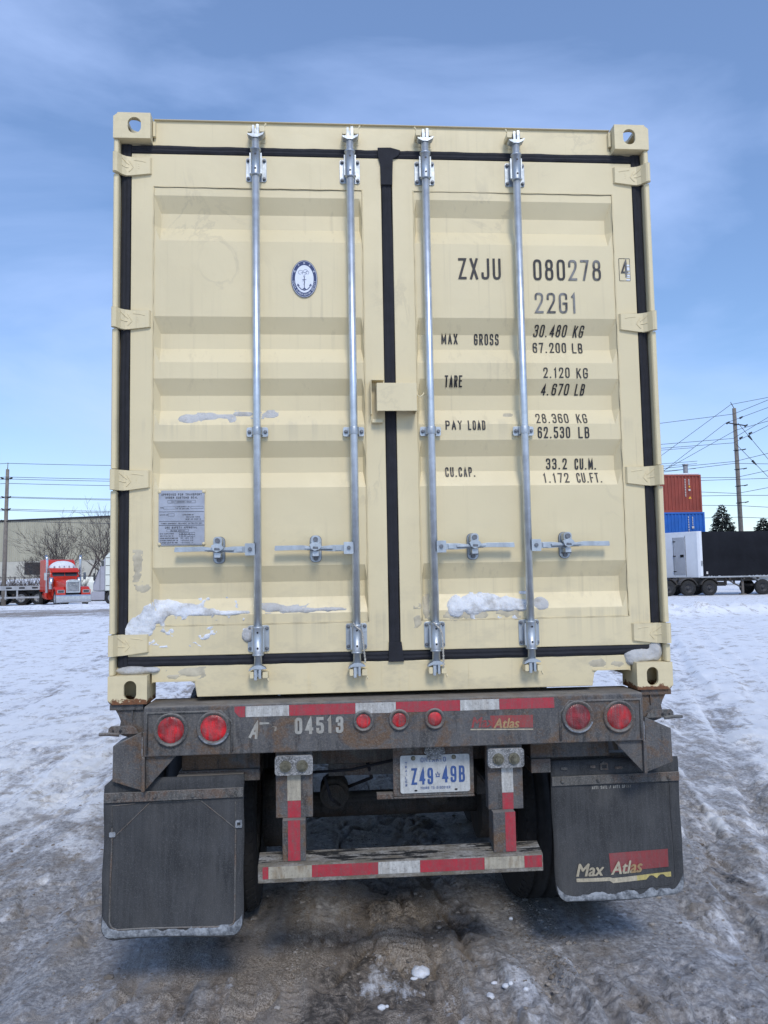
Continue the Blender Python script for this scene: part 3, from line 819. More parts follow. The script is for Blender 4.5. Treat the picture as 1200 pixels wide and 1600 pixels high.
for y, d in pr: vv += [(-1.15, y, 3.755 + d), (1.15, y, 3.755 + d)]
mb.add(vv, [(2 * i, 2 * i + 1, 2 * i + 3, 2 * i + 2) for i in range(len(pr) - 1)])
ob("roof_panel", mb, M['cream'], cont)
ob("front_wall", MB().box(-1.19, 1.19, 5.90, 5.95, 1.22, 3.78), M['cream'], cont)
ob("floor", MB().box(-1.15, 1.15, .18, 5.88, 1.335, 1.36), M['deep'], cont)
mb = MB()
for i in range(17): y = .45 + i * .33; mb.box(-1.15, 1.15, y, y + .045, 1.245, 1.334)
ob("floor_beam", mb, M['cream'], cont, kind='stuff')

# doors
def door(side):
    x0, x1 = (.021, 1.149) if side > 0 else (.030, 1.149)
    lo, hi = 1.392, 3.629
    o_ = [(x0, lo), (x1, lo), (x1, hi), (x0, hi)]
    h_ = [(XA, 1.52), (XB, 1.52), (XB, 3.476), (XA, 3.476)]
    mb = MB().prism(o_, YF, .10, 'y', [h_])
    fr = ob("door", mb, M['cream'], cont, (0, 0, 0), bevel=.003, label="left hand door" if side < 0 else "right hand door with the lettering")
    fr.scale = (side, 1, 1)
    # corrugated skin
    zs = [1.522]
    for t in sorted(TOPS): zs += [t - 2 * SL - FL, t - SL - FL, t - SL, t]
    zs += [3.4735]
    zz = []
    for a, b in zip(zs, zs[1:]):
        k = max(1, int((b - a) / .08)); zz += [a + (b - a) * i / k for i in range(k)]
    zz.append(zs[-1])
    xx = [XA + .0025, XA + .014] + [XA + .014 + (XB - .028 - XA - .014) * i / 24 for i in range(1, 24)] + [XB - .028, XB - .0025]
    vv, ff = [], []
    for z in zz:
        for x in xx:
            vv.append((x, panel_y(x * side, z), z))
    n = len(xx)
    for i in range(len(zz) - 1):
        for j in range(n - 1): ff.append((i * n + j, i * n + j + 1, (i + 1) * n + j + 1, (i + 1) * n + j))
    pm = MB().add(vv, ff)
    pmo = ob("door_panel", pm, M['cream'], fr)
    pm2 = MB()
    # bead of sealer round the skin
    for a, b in (((XA + .001, 1.522), (XA + .001, 3.474)), ((XB - .001, 3.474), (XB - .001, 1.522))):
        pts = []
        for i in range(60):
            t = i / 59; pts.append((a[0] + (b[0] - a[0]) * t + math.sin(i * 1.7) * .0012, YF - .0005 + math.sin(i * 2.3) * .001, a[1] + (b[1] - a[1]) * t))
        pm2.tube(pts, .0024, 5)
    for z in (3.476, 1.520): pm2.tube([(XA + (XB - XA) * i / 40, YF - .0002, z + math.sin(i * 1.3) * .0009) for i in range(41)], .0019, 5)
    ob("sealant_bead", pm2, M['cream'], fr)
    # rubber gasket: lip with a groove
    gk = MB()
    def lip(a0, a1, b0, b1, vert):
        # cross profile: two rounded ribs
        pr_ = [(0, .012), (.06, .002), (.30, -.002), (.50, .0012), (.70, -.001), (.94, .002), (1, .014)]
        nn = len(pr_); K = 48; vv_, q = [], []
        for k in range(K + 1):
            t = k / K; w0 = (float(fbm(np.array([t * 17 + a0 * 5]), np.array([b0 * 3.0]), 3, 6)[0]) - .5) * .010; w1 = (float(fbm(np.array([t * 15 + 40]), np.array([b0 * 3.0 + a1]), 3, 7)[0]) - .5) * .010
            for u, d in pr_:
                ww = w0 * (1 - u) + w1 * u
                if vert: vv_.append((a0 + (a1 - a0) * u + ww, YF - .002 + d + abs(ww) * .3, b0 + (b1 - b0) * t))
                else: vv_.append((a0 + (a1 - a0) * t, YF - .002 + d + abs(ww) * .3, b0 + (b1 - b0) * u + ww))
            if k:
                for i in range(nn - 1): q.append(((k - 1) * nn + i, (k - 1) * nn + i + 1, k * nn + i + 1, k * nn + i) if vert else ((k - 1) * nn + i, k * nn + i, k * nn + i + 1, (k - 1) * nn + i + 1))
        gk.add(vv_, q)
    if side > 0:
        lip(.0, 1.149, 3.6295, 3.669, False); lip(.0, 1.149, 1.349, 1.3915, False)
        lip(-.0295, .0205, 1.349, 3.669, True); lip(1.1495, 1.1935, 1.349, 3.669, True)
        gk.prism([(-.043, 3.674), (.015, 3.676), (.060, 3.664), (.052, 3.640), (.026, 3.625), (.021, 3.50), (-.030, 3.50), (-.032, 3.60), (-.042, 3.635)], YF - .012, YF - .001)
        gk.prism([(-.034, 1.345), (.034, 1.345), (.024, 1.43), (-.031, 1.43)], YF - .010, YF - .001)
    else:
        lip(.0300, 1.149, 3.6295, 3.669, False); lip(.0300, 1.149, 1.349, 1.3915, False); lip(1.1495, 1.1935, 1.349, 3.669, True)
    gk.box(1.150, 1.193, YF + .013, YF + .05, 1.35, 3.668)
    gk.box(.03, 1.149, YF + .013, YF + .05, 1.3495, 1.3905); gk.box(.03, 1.149, YF + .013, YF + .05, 3.630, 3.6685)
    go = ob("gasket", gk, M['rubber'], fr, bevel=0)
    # hinges
    hm = MB()
    prof_ = [(1.219, .000), (1.2165, -.006), (1.207, -.009), (1.198, -.004), (1.184, .022), (1.168, .034), (1.150, .0365), (1.066, .0380), (1.060, .0485), (1.150, .0485), (1.176, .046), (1.196, .028), (1.207, .020), (1.216, .016), (1.219, .010)]
    H2 = .0435
    def hz(x):   # half heights: leaf narrows to its free end
        t = max(0, min(1, (1.165 - x) / .10)); return (H2 - .001 * t, H2 - .013 * t)
    nn = len(prof_)
    vv_ = [(x, y, hz(x)[0]) for x, y in prof_] + [(x, y, -hz(x)[1]) for x, y in prof_]
    tr = tessellate_polygon([[Vector((x, y, 0)) for x, y in prof_]])
    ff_ = [tuple(t)[::-1] for t in tr] + [tuple(nn + i for i in t) for t in tr] + [(i, (i + 1) % nn, nn + (i + 1) % nn, nn + i)[::-1] for i in range(nn)]
    hm.add(vv_, ff_)
    def leafy(x):
        for (xa, ya), (xb, yb) in zip(prof_[:8], prof_[1:8]):
            if min(xa, xb) <= x <= max(xa, xb): return ya + (yb - ya) * (x - xa) / (xb - xa)
        return .036
    for pl in ([(1.185, .032), (1.165, .012), (1.155, .004)], [(1.185, -.004), (1.17, -.008), (1.158, -.008)], [(1.158, -.028), (1.138, -.006), (1.158, .026)], [(1.135, .028), (1.10, .024), (1.085, .020)]):
        hm.tube([(x, leafy(x), z) for x, z in pl], .0022, 6)
    for k in range(3): hm.tube([(1.112, .0372, -.01 + .010 * k), (1.118, .0372, -.01 + .010 * k)], .0014, 5)
    hme = hm.mesh("hinge", M['cream'])
    for z in HZ: ob("hinge", hme, None, fr, (0, 0, z), bevel=.0022)
    return fr
doorL, doorR = door(-1), door(1)

# locking rods
RX = (-.595, -.172, .171, .592)
def hexbolt(mb, x, y, z, r=.0085, h=.007, mi=0):
    mb.cyl((x, y, z), (x, y - h, z), r, r * .95, 6, smooth=False, mi=mi); mb.cyl((x, y - h, z), (x, y - h - .004, z), r * .55, n=8, smooth=False, mi=mi)
def bearing():
    mb = MB()
    mb.prism(rrect(-.046, -.056, .046, .056, .010), .030, .034)
    for x in (-.036, .036):
        for z in (-.043, .043): hexbolt(mb, x, .030, z, mi=1)
    return mb
def sleeve():
    mb = MB()
    mb.lathe([(-.058, .0165), (-.058, .0215), (-.052, .0235), (-.049, .0215), (.060, .0215), (.060, .0245), (.066, .0245), (.066, .0165)], (0, .010, 0), 'z', 24)
    mb.cyl((0, -.0112, -.032), (0, -.0125, -.032), .0045, n=10, mi=1); mb.cyl((0, -.0112, .034), (0, -.0125, .034), .0045, n=10, mi=1)
    mb.box(-.027, .027, .010, .0295, -.046, .050)
    return mb
def cam_end():
    mb = MB()    # pointing up from z=0: collar, saddle flange and forked head
    mb.cyl((0, .010, -.045), (0, .010, .000), .0165, .0155, 20)
    mb.prism([(-.036, .012), (-.030, .004), (-.012, -.004), (.012, -.004), (.034, .008), (.040, .020), (.020, .012), (-.018, .012)], -.010, .030)
    mb.cyl((0, .010, -.006), (0, .010, .018), .0155, .012, 16)
    mb.prism(rrect(-.014, .012, -.004, .052, .003), -.008, .030); mb.prism(rrect(.004, .014, .016, .058, .003), -.006, .030)
    mb.box(-.004, .004, .010, .032, .010, .046)
    return mb
def keeper():
    mb = MB()
    mb.prism(rrect(-.034, .020, -.018, .048, .004), -.004, .055)
    mb.prism(rrect(.020, .022, .042, .048, .004), -.004, .055)
    mb.box(-.034, .042, .0555, .0578, .0, .048)
    mb.cyl((.040, .004, .050), (.047, .004, .064), .004, n=8)
    return mb
def guide():
    mb = MB()
    mb.prism(rrect(-.047, -.021, .047, .021, .008), .034, .038)
    for x in (-.035, .035): hexbolt(mb, x, .034, 0, .009, mi=1)
    n = 12; vv = []
    for i in range(n + 1):
        t = PI + PI * i / n
        for r in (.019, .0225):
            for z in (-.017, .017): vv.append((r * math.cos(t), .014 + r * math.sin(t), z))
    ff = []
    for i in range(n):
        a = 4 * i; b = a + 4
        ff += [(a + 2, b + 2, b + 3, a + 3), (a, a + 1, b + 1, b), (a, b, b + 2, a + 2), (a + 1, a + 3, b + 3, b + 1)]
    mb.add(vv, ff, True); mb.box(-.0245, -.019, .014, .034, -.017, .017); mb.box(.019, .0245, .014, .034, -.017, .017)
    return mb
def handle(d, L):
    """handle running in direction d from the rod"""
    mb = MB()
    pts = [(d * .045, .008), (d * .080, .008), (d * .16, .0095), (d * L, .0115)]
    a = [(d * .045, -.014), (d * .10, -.014), (d * .15, -.010), (d * (L - .15), -.008), (d * (L - .12), -.006), (d * (L - .003), -.008), (d * L, -.004), (d * (L - .003), .013), (d * (L - .12), .014), (d * (L - .15), .010), (d * .15, .008), (d * .10, .013), (d * .045, .013)]
    mb.prism(a, .000, .016)
    mb.prism([(d * .10, -.004), (d * (L - .13), -.001), (d * (L - .13), .006), (d * .10, .004)], -.010, .0)
    mb.prism([(d * .10, -.0095), (d * (L - .14), -.0085), (d * (L - .14), -.0055), (d * .10, -.006)], -.0008, .0, mi=1)
    mb.box(d * .062, d * .088, -.006, .0, -.010, .009)

    return mb
def hub(d):
    mb = MB()
    mb.prism(rrect(min(d * .010, d * .052), -.027, max(d * .010, d * .052), .025, .004), -.012, -.006)
    mb.prism(rrect(min(d * .012, d * .048), -.022, max(d * .012, d * .048), .022, .003), .014, .018)
    mb.box(d * .010, d * .014, -.010, .018, -.022, .022)
    mb.cyl((d * .030, -.010, .0), (d * .030, -.020, 0), .0085, n=10, mi=1)
    return mb
def catch():
    mb = MB()
    mb.prism(rrect(-.024, -.058, .024, .056, .020), .044, .049)
    mb.prism(rrect(-.026, -.060, .026, .058, .021), .049, .0505, mi=1)
    mb.cyl((0, .044, -.044), (0, .034, -.044), .010, n=10, mi=1); mb.cyl((0, -.006, .038), (0, -.016, .038), .011, n=12, mi=1)
    mb.prism(rrect(-.018, .014, .018, .055, .014), -.006, .040)                       # swinging flap
    mb.prism([(-.026, .016), (-.018, -.004), (-.004, -.012), (.014, -.006), (.028, .006), (.018, .020), (.0, .026), (-.016, .022)], -.024, -.0065)
    mb.prism([(-.013, -.003), (.012, -.004), (.010, .006), (-.011, .007)], -.0255, -.0241, mi=1)  # dark inset that draws a slot's shadow
    mb.prism(rrect(-.013, -.034, .013, -.014, .003), -.010, .044); mb.prism(rrect(-.016, -.038, .016, -.034, .001), -.004, .044, mi=1)  # block, and a dark strip below it drawn in as shadow
    return mb
me_bear, me_sleeve = bearing().mesh("bearing_plate", [M['zinc'], M['bolt_shade']]), sleeve().mesh("bearing_sleeve", [M['zinc'], M['black']])
me_cam, me_keep, me_guide, me_catch = cam_end().mesh("locking_cam", M['zinc']), keeper().mesh("cam_keeper", M['cream']), guide().mesh("guide_bracket", [M['zinc'], M['bolt_shade']]), catch().mesh("handle_catch", [M['zinc'], M['bolt_shade']])
HD = ((-1, .352), (-1, .350), (1, .358), (1, .366))
CX = (-.763, -.345, .350, .766)
HANDZ = 1.843
for i, x in enumerate(RX):
    mb = MB(); mb.cyl((0, .010, 1.335), (0, .010, 3.700), .0168, n=24)
    rod = ob("locking_rod", mb, M['zincrod'], cont, (x, 0, 0))
    ob("bearing_plate", me_bear, None, rod, (x, 0.015, 3.560), bevel=.001); ob("bearing_plate", me_bear, None, rod, (x, .015, 1.459), bevel=.001)
    ob("bearing_sleeve", me_sleeve, None, rod, (x, 0, 3.572)); s2 = ob("bearing_sleeve", me_sleeve, None, rod, (x, 0, 1.455), rot=(0, PI, 0))
    ob("locking_cam", me_cam, None, rod, (x, 0, 3.690), bevel=.0015); c2 = ob("locking_cam", me_cam, None, rod, (x, 0, 1.345), rot=(0, PI, 0), bevel=.0015)
    k1 = ob("cam_keeper", me_keep, None, rod, (x, 0, 3.692), bevel=.0015); k2 = ob("cam_keeper", me_keep, None, rod, (x, 0, 1.343), bevel=.0015)
    if x > 0: k1.scale = (-1, 1, 1)
    k2.scale = (1, 1, -1)
    gd = ob("guide_bracket", me_guide, None, rod, (x, 0, 2.358), bevel=.001)
    d, L = HD[i]
    ob("handle_hub", hub(d), [M['zinc'], M['bolt_shade']], rod, (x, 0, HANDZ), bevel=.001)
    ob("handle", handle(d, L), [M['zinc'], M['bolt_shade']], rod, (x, 0, HANDZ), bevel=.0015, label="flat steel locking handle")
    ob("handle_catch", me_catch, None, rod, (CX[i], 0, HANDZ), bevel=.0012)

# lock box, its side guard, the stop below and the hook
mb = MB()
mb.prism([(-.071, 2.438), (.106, 2.438), (.106, 2.563), (-.071, 2.563)], -.030, -.026)
mb.box(-.071, .106, -.026, .042, 2.559, 2.563); mb.box(-.071, -.067, -.026, .030, 2.438, 2.559); mb.box(.102, .106, -.026, .0495, 2.438, 2.559)
ob("lock_box", mb, M['cream'], cont, bevel=.002)
ob("lock_guard", MB().box(-.095, -.0915, .002, .0495, 2.430, 2.587).box(-.0915, -.036, .002, .0495, 2.583, 2.587), M['cream'], cont, bevel=.001)
ob("door_stop", MB().box(-.090, -.043, .020, .0495, 2.396, 2.412), M['cream'], cont, bevel=.002)
ob("seal_hook", MB().tube([(.1075, -.01, 2.53), (.109, -.014, 2.512), (.116, -.018, 2.504), (.124, -.018, 2.504), (.134, -.016, 2.513), (.139, -.012, 2.522)], .0028, 8), M['cream'], cont)

# lettering on the doors
def T(s_, x0, z0, x1, z1, m, stroke=None, slant=0, ga=None):
    w_ = MB(); text(w_, s_, x0, z0, z1 - z0, x1 - x0, asp=.48, stroke=stroke * (.88 if z1 - z0 > .08 else .74), slant=slant, surf=door_y, gap=ga)
    ob("lettering", w_, m, cont)
mb = M['black']
T("ZXJU", .318, 3.064, .515, 3.163, mb, .0125); T("080", .667, 3.063, .816, 3.162, mb, .0125)
T("MAX", .237, 2.770, .312, 2.818, mb, .0085); T("GROSS", .388, 2.767, .503, 2.818, mb, .0085)
T("30.480", .664, 2.806, .818, 2.857, mb, .0082, .12); T("KG", .850, 2.804, .898, 2.855, mb, .0082, .12)
T("67.200", .661, 2.730, .818, 2.779, mb, .0082); T("LB", .846, 2.728, .895, 2.777, mb, .0082)
T("TARE", .244, 2.566, .324, 2.617, mb, .0085)
T("2.120", .698, 2.606, .820, 2.654, mb, .0075); T("KG", .852, 2.604, .905, 2.652, mb, .0075)
T("4.670", .690, 2.532, .818, 2.581, mb, .0080, .10); T("LB", .848, 2.531, .892, 2.580, mb, .0080, .10)
T("PAY", .242, 2.369, .318, 2.412, mb, .0080); T("LOAD", .344, 2.367, .424, 2.412, mb, .0080)
T("28.360", .659, 2.398, .810, 2.445, mb, .0072); T("KG", .848, 2.397, .897, 2.444, mb, .0072)
T("62.530", .662, 2.328, .812, 2.380, mb, .0085); T("LB", .850, 2.327, .901, 2.379, mb, .0085)
T("CU.CAP.", .240, 2.158, .378, 2.203, mb, .0082)
T("33.2", .705, 2.190, .802, 2.240, mb, .0085); T("CU.M.", .838, 2.188, .940, 2.239, mb, .0085)
T("1.172", .686, 2.126, .804, 2.172, mb, .0075); T("CU.FT.", .840, 2.125, .958, 2.172, mb, .0075)
mb = M['faded']
T("278", .832, 3.063, .985, 3.161, mb, .0120); T("22G1", .669, 2.908, .868, 3.004, mb, .0110); T("4", 1.080, 3.080, 1.114, 3.165, mb, .0095)
mb = MB()
for a, b in ((((1.072, 3.062)), (1.123, 3.0645)), ((1.072, 3.168), (1.123, 3.1705)), ((1.0705, 3.0645), (1.073, 3.168)), ((1.122, 3.0645), (1.1245, 3.168))): mb.box(a[0], b[0], YF - .0012, YF - .0002, a[1], b[1])
ob("check_digit_frame", mb, M['faded'], cont)
rs = random.Random(3); mb = MB()
for k in range(7):
    z = 3.066 + .011 * k + rs.uniform(-.003, .003); x = 1.098 + rs.uniform(0, .010); mb.box(x, 1.1205, YF - .0026, YF - .0018, z, z + rs.uniform(.004, .009))
ob("peeling_flake", mb, M['white'], cont, kind='stuff')

# oval society decal
ocx, ocz, oa, obb = -.3835, 3.0575, .0590, .0860
YD = YF + .003
def ring(a0, b0, a1, b1, y): return MB().prism(ellipse(ocx, ocz, a0, b0), y, y + .0004, 'y', [ellipse(ocx, ocz, a1, b1)[::-1]] if a1 else ())
dec = ob("oval_decal", MB().prism(ellipse(ocx, ocz, oa, obb), YD - .0035, YD - .0030), M['white'], cont)
ob("decal_rim", ring(oa, obb, oa - .0022, obb - .0022, YD - .0042), M['navy'], dec)
ob("decal_band", ring(oa - .0042, obb - .0042, oa * .71, obb * .745, YD - .0042), M['navy'], dec)
dm, wm = MB(), MB()
def D(mb_, pts, w, closed=False): ribbon(mb_, [(ocx + x, ocz + z) for x, z in pts], w, closed, lambda x, z: YD - .0044, 0)
D(dm, [(0, .008), (0, -.050)], .0028); D(dm, [(-.009, -.004), (.009, -.004)], .0022)
D(dm, [(math.cos(t / 5 * PI * 2) * .0035, .0115 + math.sin(t / 5 * PI * 2) * .0035) for t in range(5)], .0014, True)
D(dm, [(-.029, -.027), (-.024, -.038), (-.014, -.048), (0, -.053), (.014, -.048), (.024, -.038), (.029, -.027)], .0034)
D(dm, [(-.033, -.034), (-.029, -.024), (-.022, -.032)], .0026); D(dm, [(.033, -.034), (.029, -.024), (.022, -.032)], .0026)
D(dm, [(-.008, -.050), (0, -.042), (.008, -.050)], .004)
rs = random.Random(5)
for (cx, cz, rx, rz_, n) in ((-.012, .030, .015, .012, 2.2), (.008, .034, .012, .010, 2.0), (.014, .024, .010, .012, 1.6), (-.004, .022, .018, .008, 1.2), (-.004, -.022, .007, .018, 1.3)):
    ph = rs.uniform(0, 6); pts = []
    for i in range(26):
        t = i / 25; a = ph + t * n * PI; k = .55 + .45 * math.sin(t * 5 + ph); pts.append((cx + math.cos(a) * rx * k, cz + math.sin(a) * rz_ * k))
    D(dm, pts, .0011)
for k, a in enumerate((152, 121, 90, 59, 28)):         # the five signs along the top of the band
    t = R(a); px, pz = ocx + math.cos(t) * oa * .82, ocz + math.sin(t) * obb * .845; u = .0032
    def S(pts): ribbon(wm, [(px + x * u, pz + z * u) for x, z in pts], .0009, False, lambda x, z: YD - .0046, 0)
    S([(-1, 1), (1, 1)]); S([(-1, 0), (1, 0)]); S([(0, 1.3), (0, -1.3)])
    if k != 1: S([(-1, -1), (1, -1)]); S([(-1, 1), (-1, -1)])
    if k % 2 == 0: S([(1, 1), (1, -1)])
word = "CHINA CLASSIFICATION SOCIETY"
for k, ch in enumerate(word):
    t = R(190 + 160 * k / (len(word) - 1)); ang = t + PI / 2
    px, pz = ocx + math.cos(t) * oa * .82, ocz + math.sin(t) * obb * .855; h = .0072
    for pl in G.get(ch, []):
        closed = pl[-1] == 'c'; pp = pl[:-1] if closed else pl
        pts = []
        for gx_, gy_ in fillet(pp, closed):
            u, v = (gx_ - .5) * h * .5, (gy_ - 1) * h * .5
            pts.append((px + u * math.cos(ang) - v * math.sin(ang), pz + u * math.sin(ang) + v * math.cos(ang)))
        ribbon(wm, pts, .0011, closed, lambda x, z: YD - .0046, 0)
ob("decal_emblem", dm, M['navy'], dec); ob("decal_lettering", wm, M['white'], dec)

# approval plate
px0, px1, pz0, pz1 = -1.0225, -.826, 1.866, 2.105
pl_ = ob("approval_plate", MB().prism([(px0, pz0 + .012), (px0 + .012, pz0), (px1 - .012, pz0), (px1, pz0 + .012), (px1, pz1 - .012), (px1 - .012, pz1), (px0 + .012, pz1), (px0, pz1 - .012)], YD - .005, YD - .0030), M['platemetal'], cont)
tm = MB(); sf = lambda x, z: YD - .0052
W_ = px1 - px0
def tl(s_, u0, u1, v0, h, st=None): text(tm, s_, px0 + u0 * W_, pz1 - v0, h, (u1 - u0) * W_, asp=.5, stroke=st or h * .16, surf=sf, lift=.0003)
def tb(u0, u1, v0, v1):
    a, b = px0 + u0 * W_, px0 + u1 * W_; c, d = pz1 - v0, pz1 - v1
    ribbon(tm, [(a, c), (b, c), (b, d), (a, d)], .0009, True, sf, .0003)
tl("APPROVED FOR TRANSPORT", .06, .94, .0225, .0095, .0016); tl("UNDER CUSTOMS SEAL", .15, .85, .036, .0092, .0016)
tb(.2, .8, .043, .055); tl("CN/T4000001/2021", .28, .72, .0525, .0062)
tl("TYPE", .03, .1, .078, .0055); tb(.11, .37, .071, .081); tl("MANUFACTURER'S NO.", .39, .68, .0735, .0052); tl("OF THE CONTAINER", .39, .66, .0825, .0052); tb(.70, .97, .070, .080)
ribbon(tm, [(px0 + .002, pz1 - .093), (px1 - .002, pz1 - .093)], .0016, False, sf, .0003)
tl("DATE OF MFG", .03, .20, .109, .0055); tb(.21, .34, .101, .112); tl("MANUFACTURED BY", .52, .76, .109, .0052); tl("CONTAINER WORKS", .60, .90, .119, .0052); tl("IMPORT AND EXPORT CO", .58, .92, .1285, .0052)
ribbon(tm, [(px0 + .002, pz1 - .1345), (px1 - .002, pz1 - .1345)], .0016, False, sf, .0003)
tl("TIMBER COMPONENT TREATMENT IM/TREATED 2021", .05, .95, .147, .0062)
ribbon(tm, [(px0 + .002, pz1 - .152), (px1 - .002, pz1 - .152)], .0020, False, sf, .0003)
tl("CSC SAFETY APPROVAL", .14, .84, .166, .0085, .0015); tb(.18, .65, .170, .180); tl("GB/CCS 2017/21", .26, .58, .1785, .0055)
for k, (a, b) in enumerate((("DATE MANUFACTURED", "2021"), ("IDENTIFICATION NO.", "ZXJU"), ("MAXIMUM OPERATING GROSS MASS", "30.480 KG"), ("ALLOWABLE STACKING LOAD 1.8G", "192000 KG"), ("TRANSVERSE RACKING TEST FORCE", "150000 N"))):
    v = .191 + k * .0098; tl(a, .03, .42 if k > 1 else .33, v, .0055); tl(b, .48, .75, v, .0052)
    if k < 2: tb(.45, .79, v - .0075, v + .0015)
ribbon(tm, [(px0 + .006, pz0 + .004), (px1 - .006, pz0 + .004)], .0012, False, sf, .0003)
ob("plate_lettering", tm, M['black'], pl_)
mb = MB()
for x in (px0 + .004, px1 - .004):
    for z in (pz0 + .006, pz1 - .006): mb.lathe([(0, .0001), (-.0005, .005), (.004, .0075)], (x, YD - .008, z), 'y', 12)
ob("rivet", mb, M['cream'], pl_)

# snow and frozen dirt stuck to the doors
def snow_patch(label, pts, thick, seed, mat='snow', surf=door_y, step=.006, rough=.5, base=0.0):
    """pts: (x, z, radius x, radius z) blobs melted together on the door"""
    x0 = min(p[0] - p[2] for p in pts); x1 = max(p[0] + p[2] for p in pts)
    z0 = min(p[1] - p[3] for p in pts); z1 = max(p[1] + p[3] for p in pts)
    nx, nz = int((x1 - x0) / step) + 2, int((z1 - z0) / step) + 2
    xs, zs = np.meshgrid(np.linspace(x0, x1, nx), np.linspace(z0, z1, nz))
    f = np.zeros_like(xs)
    for (cx, cz, rx, rz) in pts: f = np.maximum(f, 1 - ((xs - cx) / rx) ** 2 - ((zs - cz) / rz) ** 2)
    f = f + (fbm(xs * 26 + seed, zs * 38, 4, seed, .6) - .5) * rough * 1.7 - .12
    h = np.sqrt(np.clip(f, 0, 1)) * thick * .52 * (.45 + 1.1 * fbm(xs * 34, zs * 34 + seed, 3, seed + 3))
    keep = f > 0
    vv, ff, idx = [], [], {}
    def vi(i, j):
        if (i, j) not in idx:
            idx[(i, j)] = len(vv); x, z = float(xs[i, j]), float(zs[i, j])
            if not keep[i, j]:
                ax = az = 0.0; n_ = 0
                for di in (-1, 0, 1):
                    for dj in (-1, 0, 1):
                        a, b = i + di, j + dj
                        if 0 <= a < nz and 0 <= b < nx and keep[a, b]:
                            t = float(-f[i, j] / (f[a, b] - f[i, j] + 1e-9)); ax += (float(xs[a, b]) - x) * t; az += (float(zs[a, b]) - z) * t; n_ += 1
                if n_: x += ax / n_; z += az / n_
            vv.append((x, surf(x, z) - base - (float(h[i, j]) if keep[i, j] else -.001), z))
        return idx[(i, j)]
    for i in range(nz - 1):
        for j in range(nx - 1):
            if keep[i, j] or keep[i + 1, j] or keep[i, j + 1] or keep[i + 1, j + 1]: ff.append((vi(i, j), vi(i, j + 1), vi(i + 1, j + 1), vi(i + 1, j)))
    if not ff: return
    mb_ = MB().add(vv, ff, True)
    ob("snow_patch", mb_, M[mat], None, label=label, cat="snow", group="snow stuck to the container doors")
def low_y(x, z):
    if 1.349 < z < 1.392: return YF - .004
    if z <= 1.349: return .054
    return door_y(x, z) if abs(x) < 1.149 else YF - .004
snow_patch("big white drift of snow in the lower left corner of the left door", [(-1.12, 1.50, .04, .07), (-1.08, 1.53, .055, .06), (-1.04, 1.575, .06, .05), (-.99, 1.60, .07, .040), (-.92, 1.588, .08, .030), (-.84, 1.577, .08, .018), (-.72, 1.572, .10, .010)], .020, 12, 'doorsnow', low_y)
snow_patch("thin icy line of snow on the left door between its two locking rods", [(-.53, 1.590, .06, .020), (-.46, 1.580, .06, .016), (-.38, 1.577, .07, .010), (-.28, 1.577, .07, .008)], .014, 14, 'dsnow')
snow_patch("small snow lump frozen beside the lowest bracket of the leftmost locking rod", [(-.640, 1.475, .030, .036), (-.625, 1.49, .03, .024)], .040, 16, 'dsnow', rough=.15)
snow_patch("long grey smear of old snow halfway up the left door", [(-.90, 2.425, .05, .024), (-.82, 2.435, .07, .020), (-.74, 2.437, .05, .012)], .006, 18, 'dsnow')
snow_patch("short grey smear of old snow beside the leftmost locking rod", [(-.66, 2.448, .05, .014), (-.54, 2.445, .035, .022)], .006, 20, 'dsnow')
snow_patch("widest white crust of snow low on the right door between its locking rods", [(.27, 1.575, .045, .055), (.34, 1.585, .06, .05), (.42, 1.595, .07, .045), (.50, 1.585, .07, .035), (.56, 1.58, .05, .03)], .026, 22, 'doorsnow')
snow_patch("square fleck of snow right of the rightmost locking rod", [(.655, 1.585, .038, .032)], .010, 24, 'dsnow', rough=.3)
snow_patch("patchy frost crust beneath the wide snow crust low on the right door", [(.25, 1.545, .05, .03), (.36, 1.540, .08, .022), (.50, 1.548, .06, .018)], .003, 42, "stain", rough=1.0)
snow_patch("speckled grey dirt mark on the outer frame of the left door above the drift", [(-1.11, 1.78, .022, .07)], .002, 44, "stain", rough=1.3)
snow_patch("second smaller dirt mark on the left door frame, just above the drift", [(-1.09, 1.68, .04, .02)], .002, 46, "stain", rough=1.4)
snow_patch("thin dusting of snow at the inner edge of the right door near its foot", [(.135, 1.58, .02, .055), (.10, 1.52, .02, .03)], .006, 26, 'stain', rough=.9)
snow_patch("grey slab of ice lying on the lower right corner casting", [(1.10, 1.345, .085, .032), (1.165, 1.365, .035, .05), (1.06, 1.33, .035, .03)], .034, 28, 'dsnow', lambda x, z: .052, rough=.12)
snow_patch("flat grey ice in the lower left corner above the casting", [(-1.13, 1.335, .075, .020), (-1.06, 1.335, .05, .014)], .035, 30, 'dsnow', lambda x, z: .052, rough=.1)
snow_patch("little icy smear left of the rightmost locking rod beside the payload line", [(.535, 2.44, .025, .012)], .004, 32, 'stain')
snow_patch("flat frozen dirt stain on the sill above the right notch", [(.90, 1.315, .045, .020), (.99, 1.31, .035, .012)], .003, 34, 'stain', lambda x, z: .054, rough=.5)
snow_patch("flat frozen dirt stain on the sill above the left notch", [(-.88, 1.322, .06, .022), (-.96, 1.305, .03, .012)], .003, 36, 'stain', lambda x, z: .054, rough=.6)

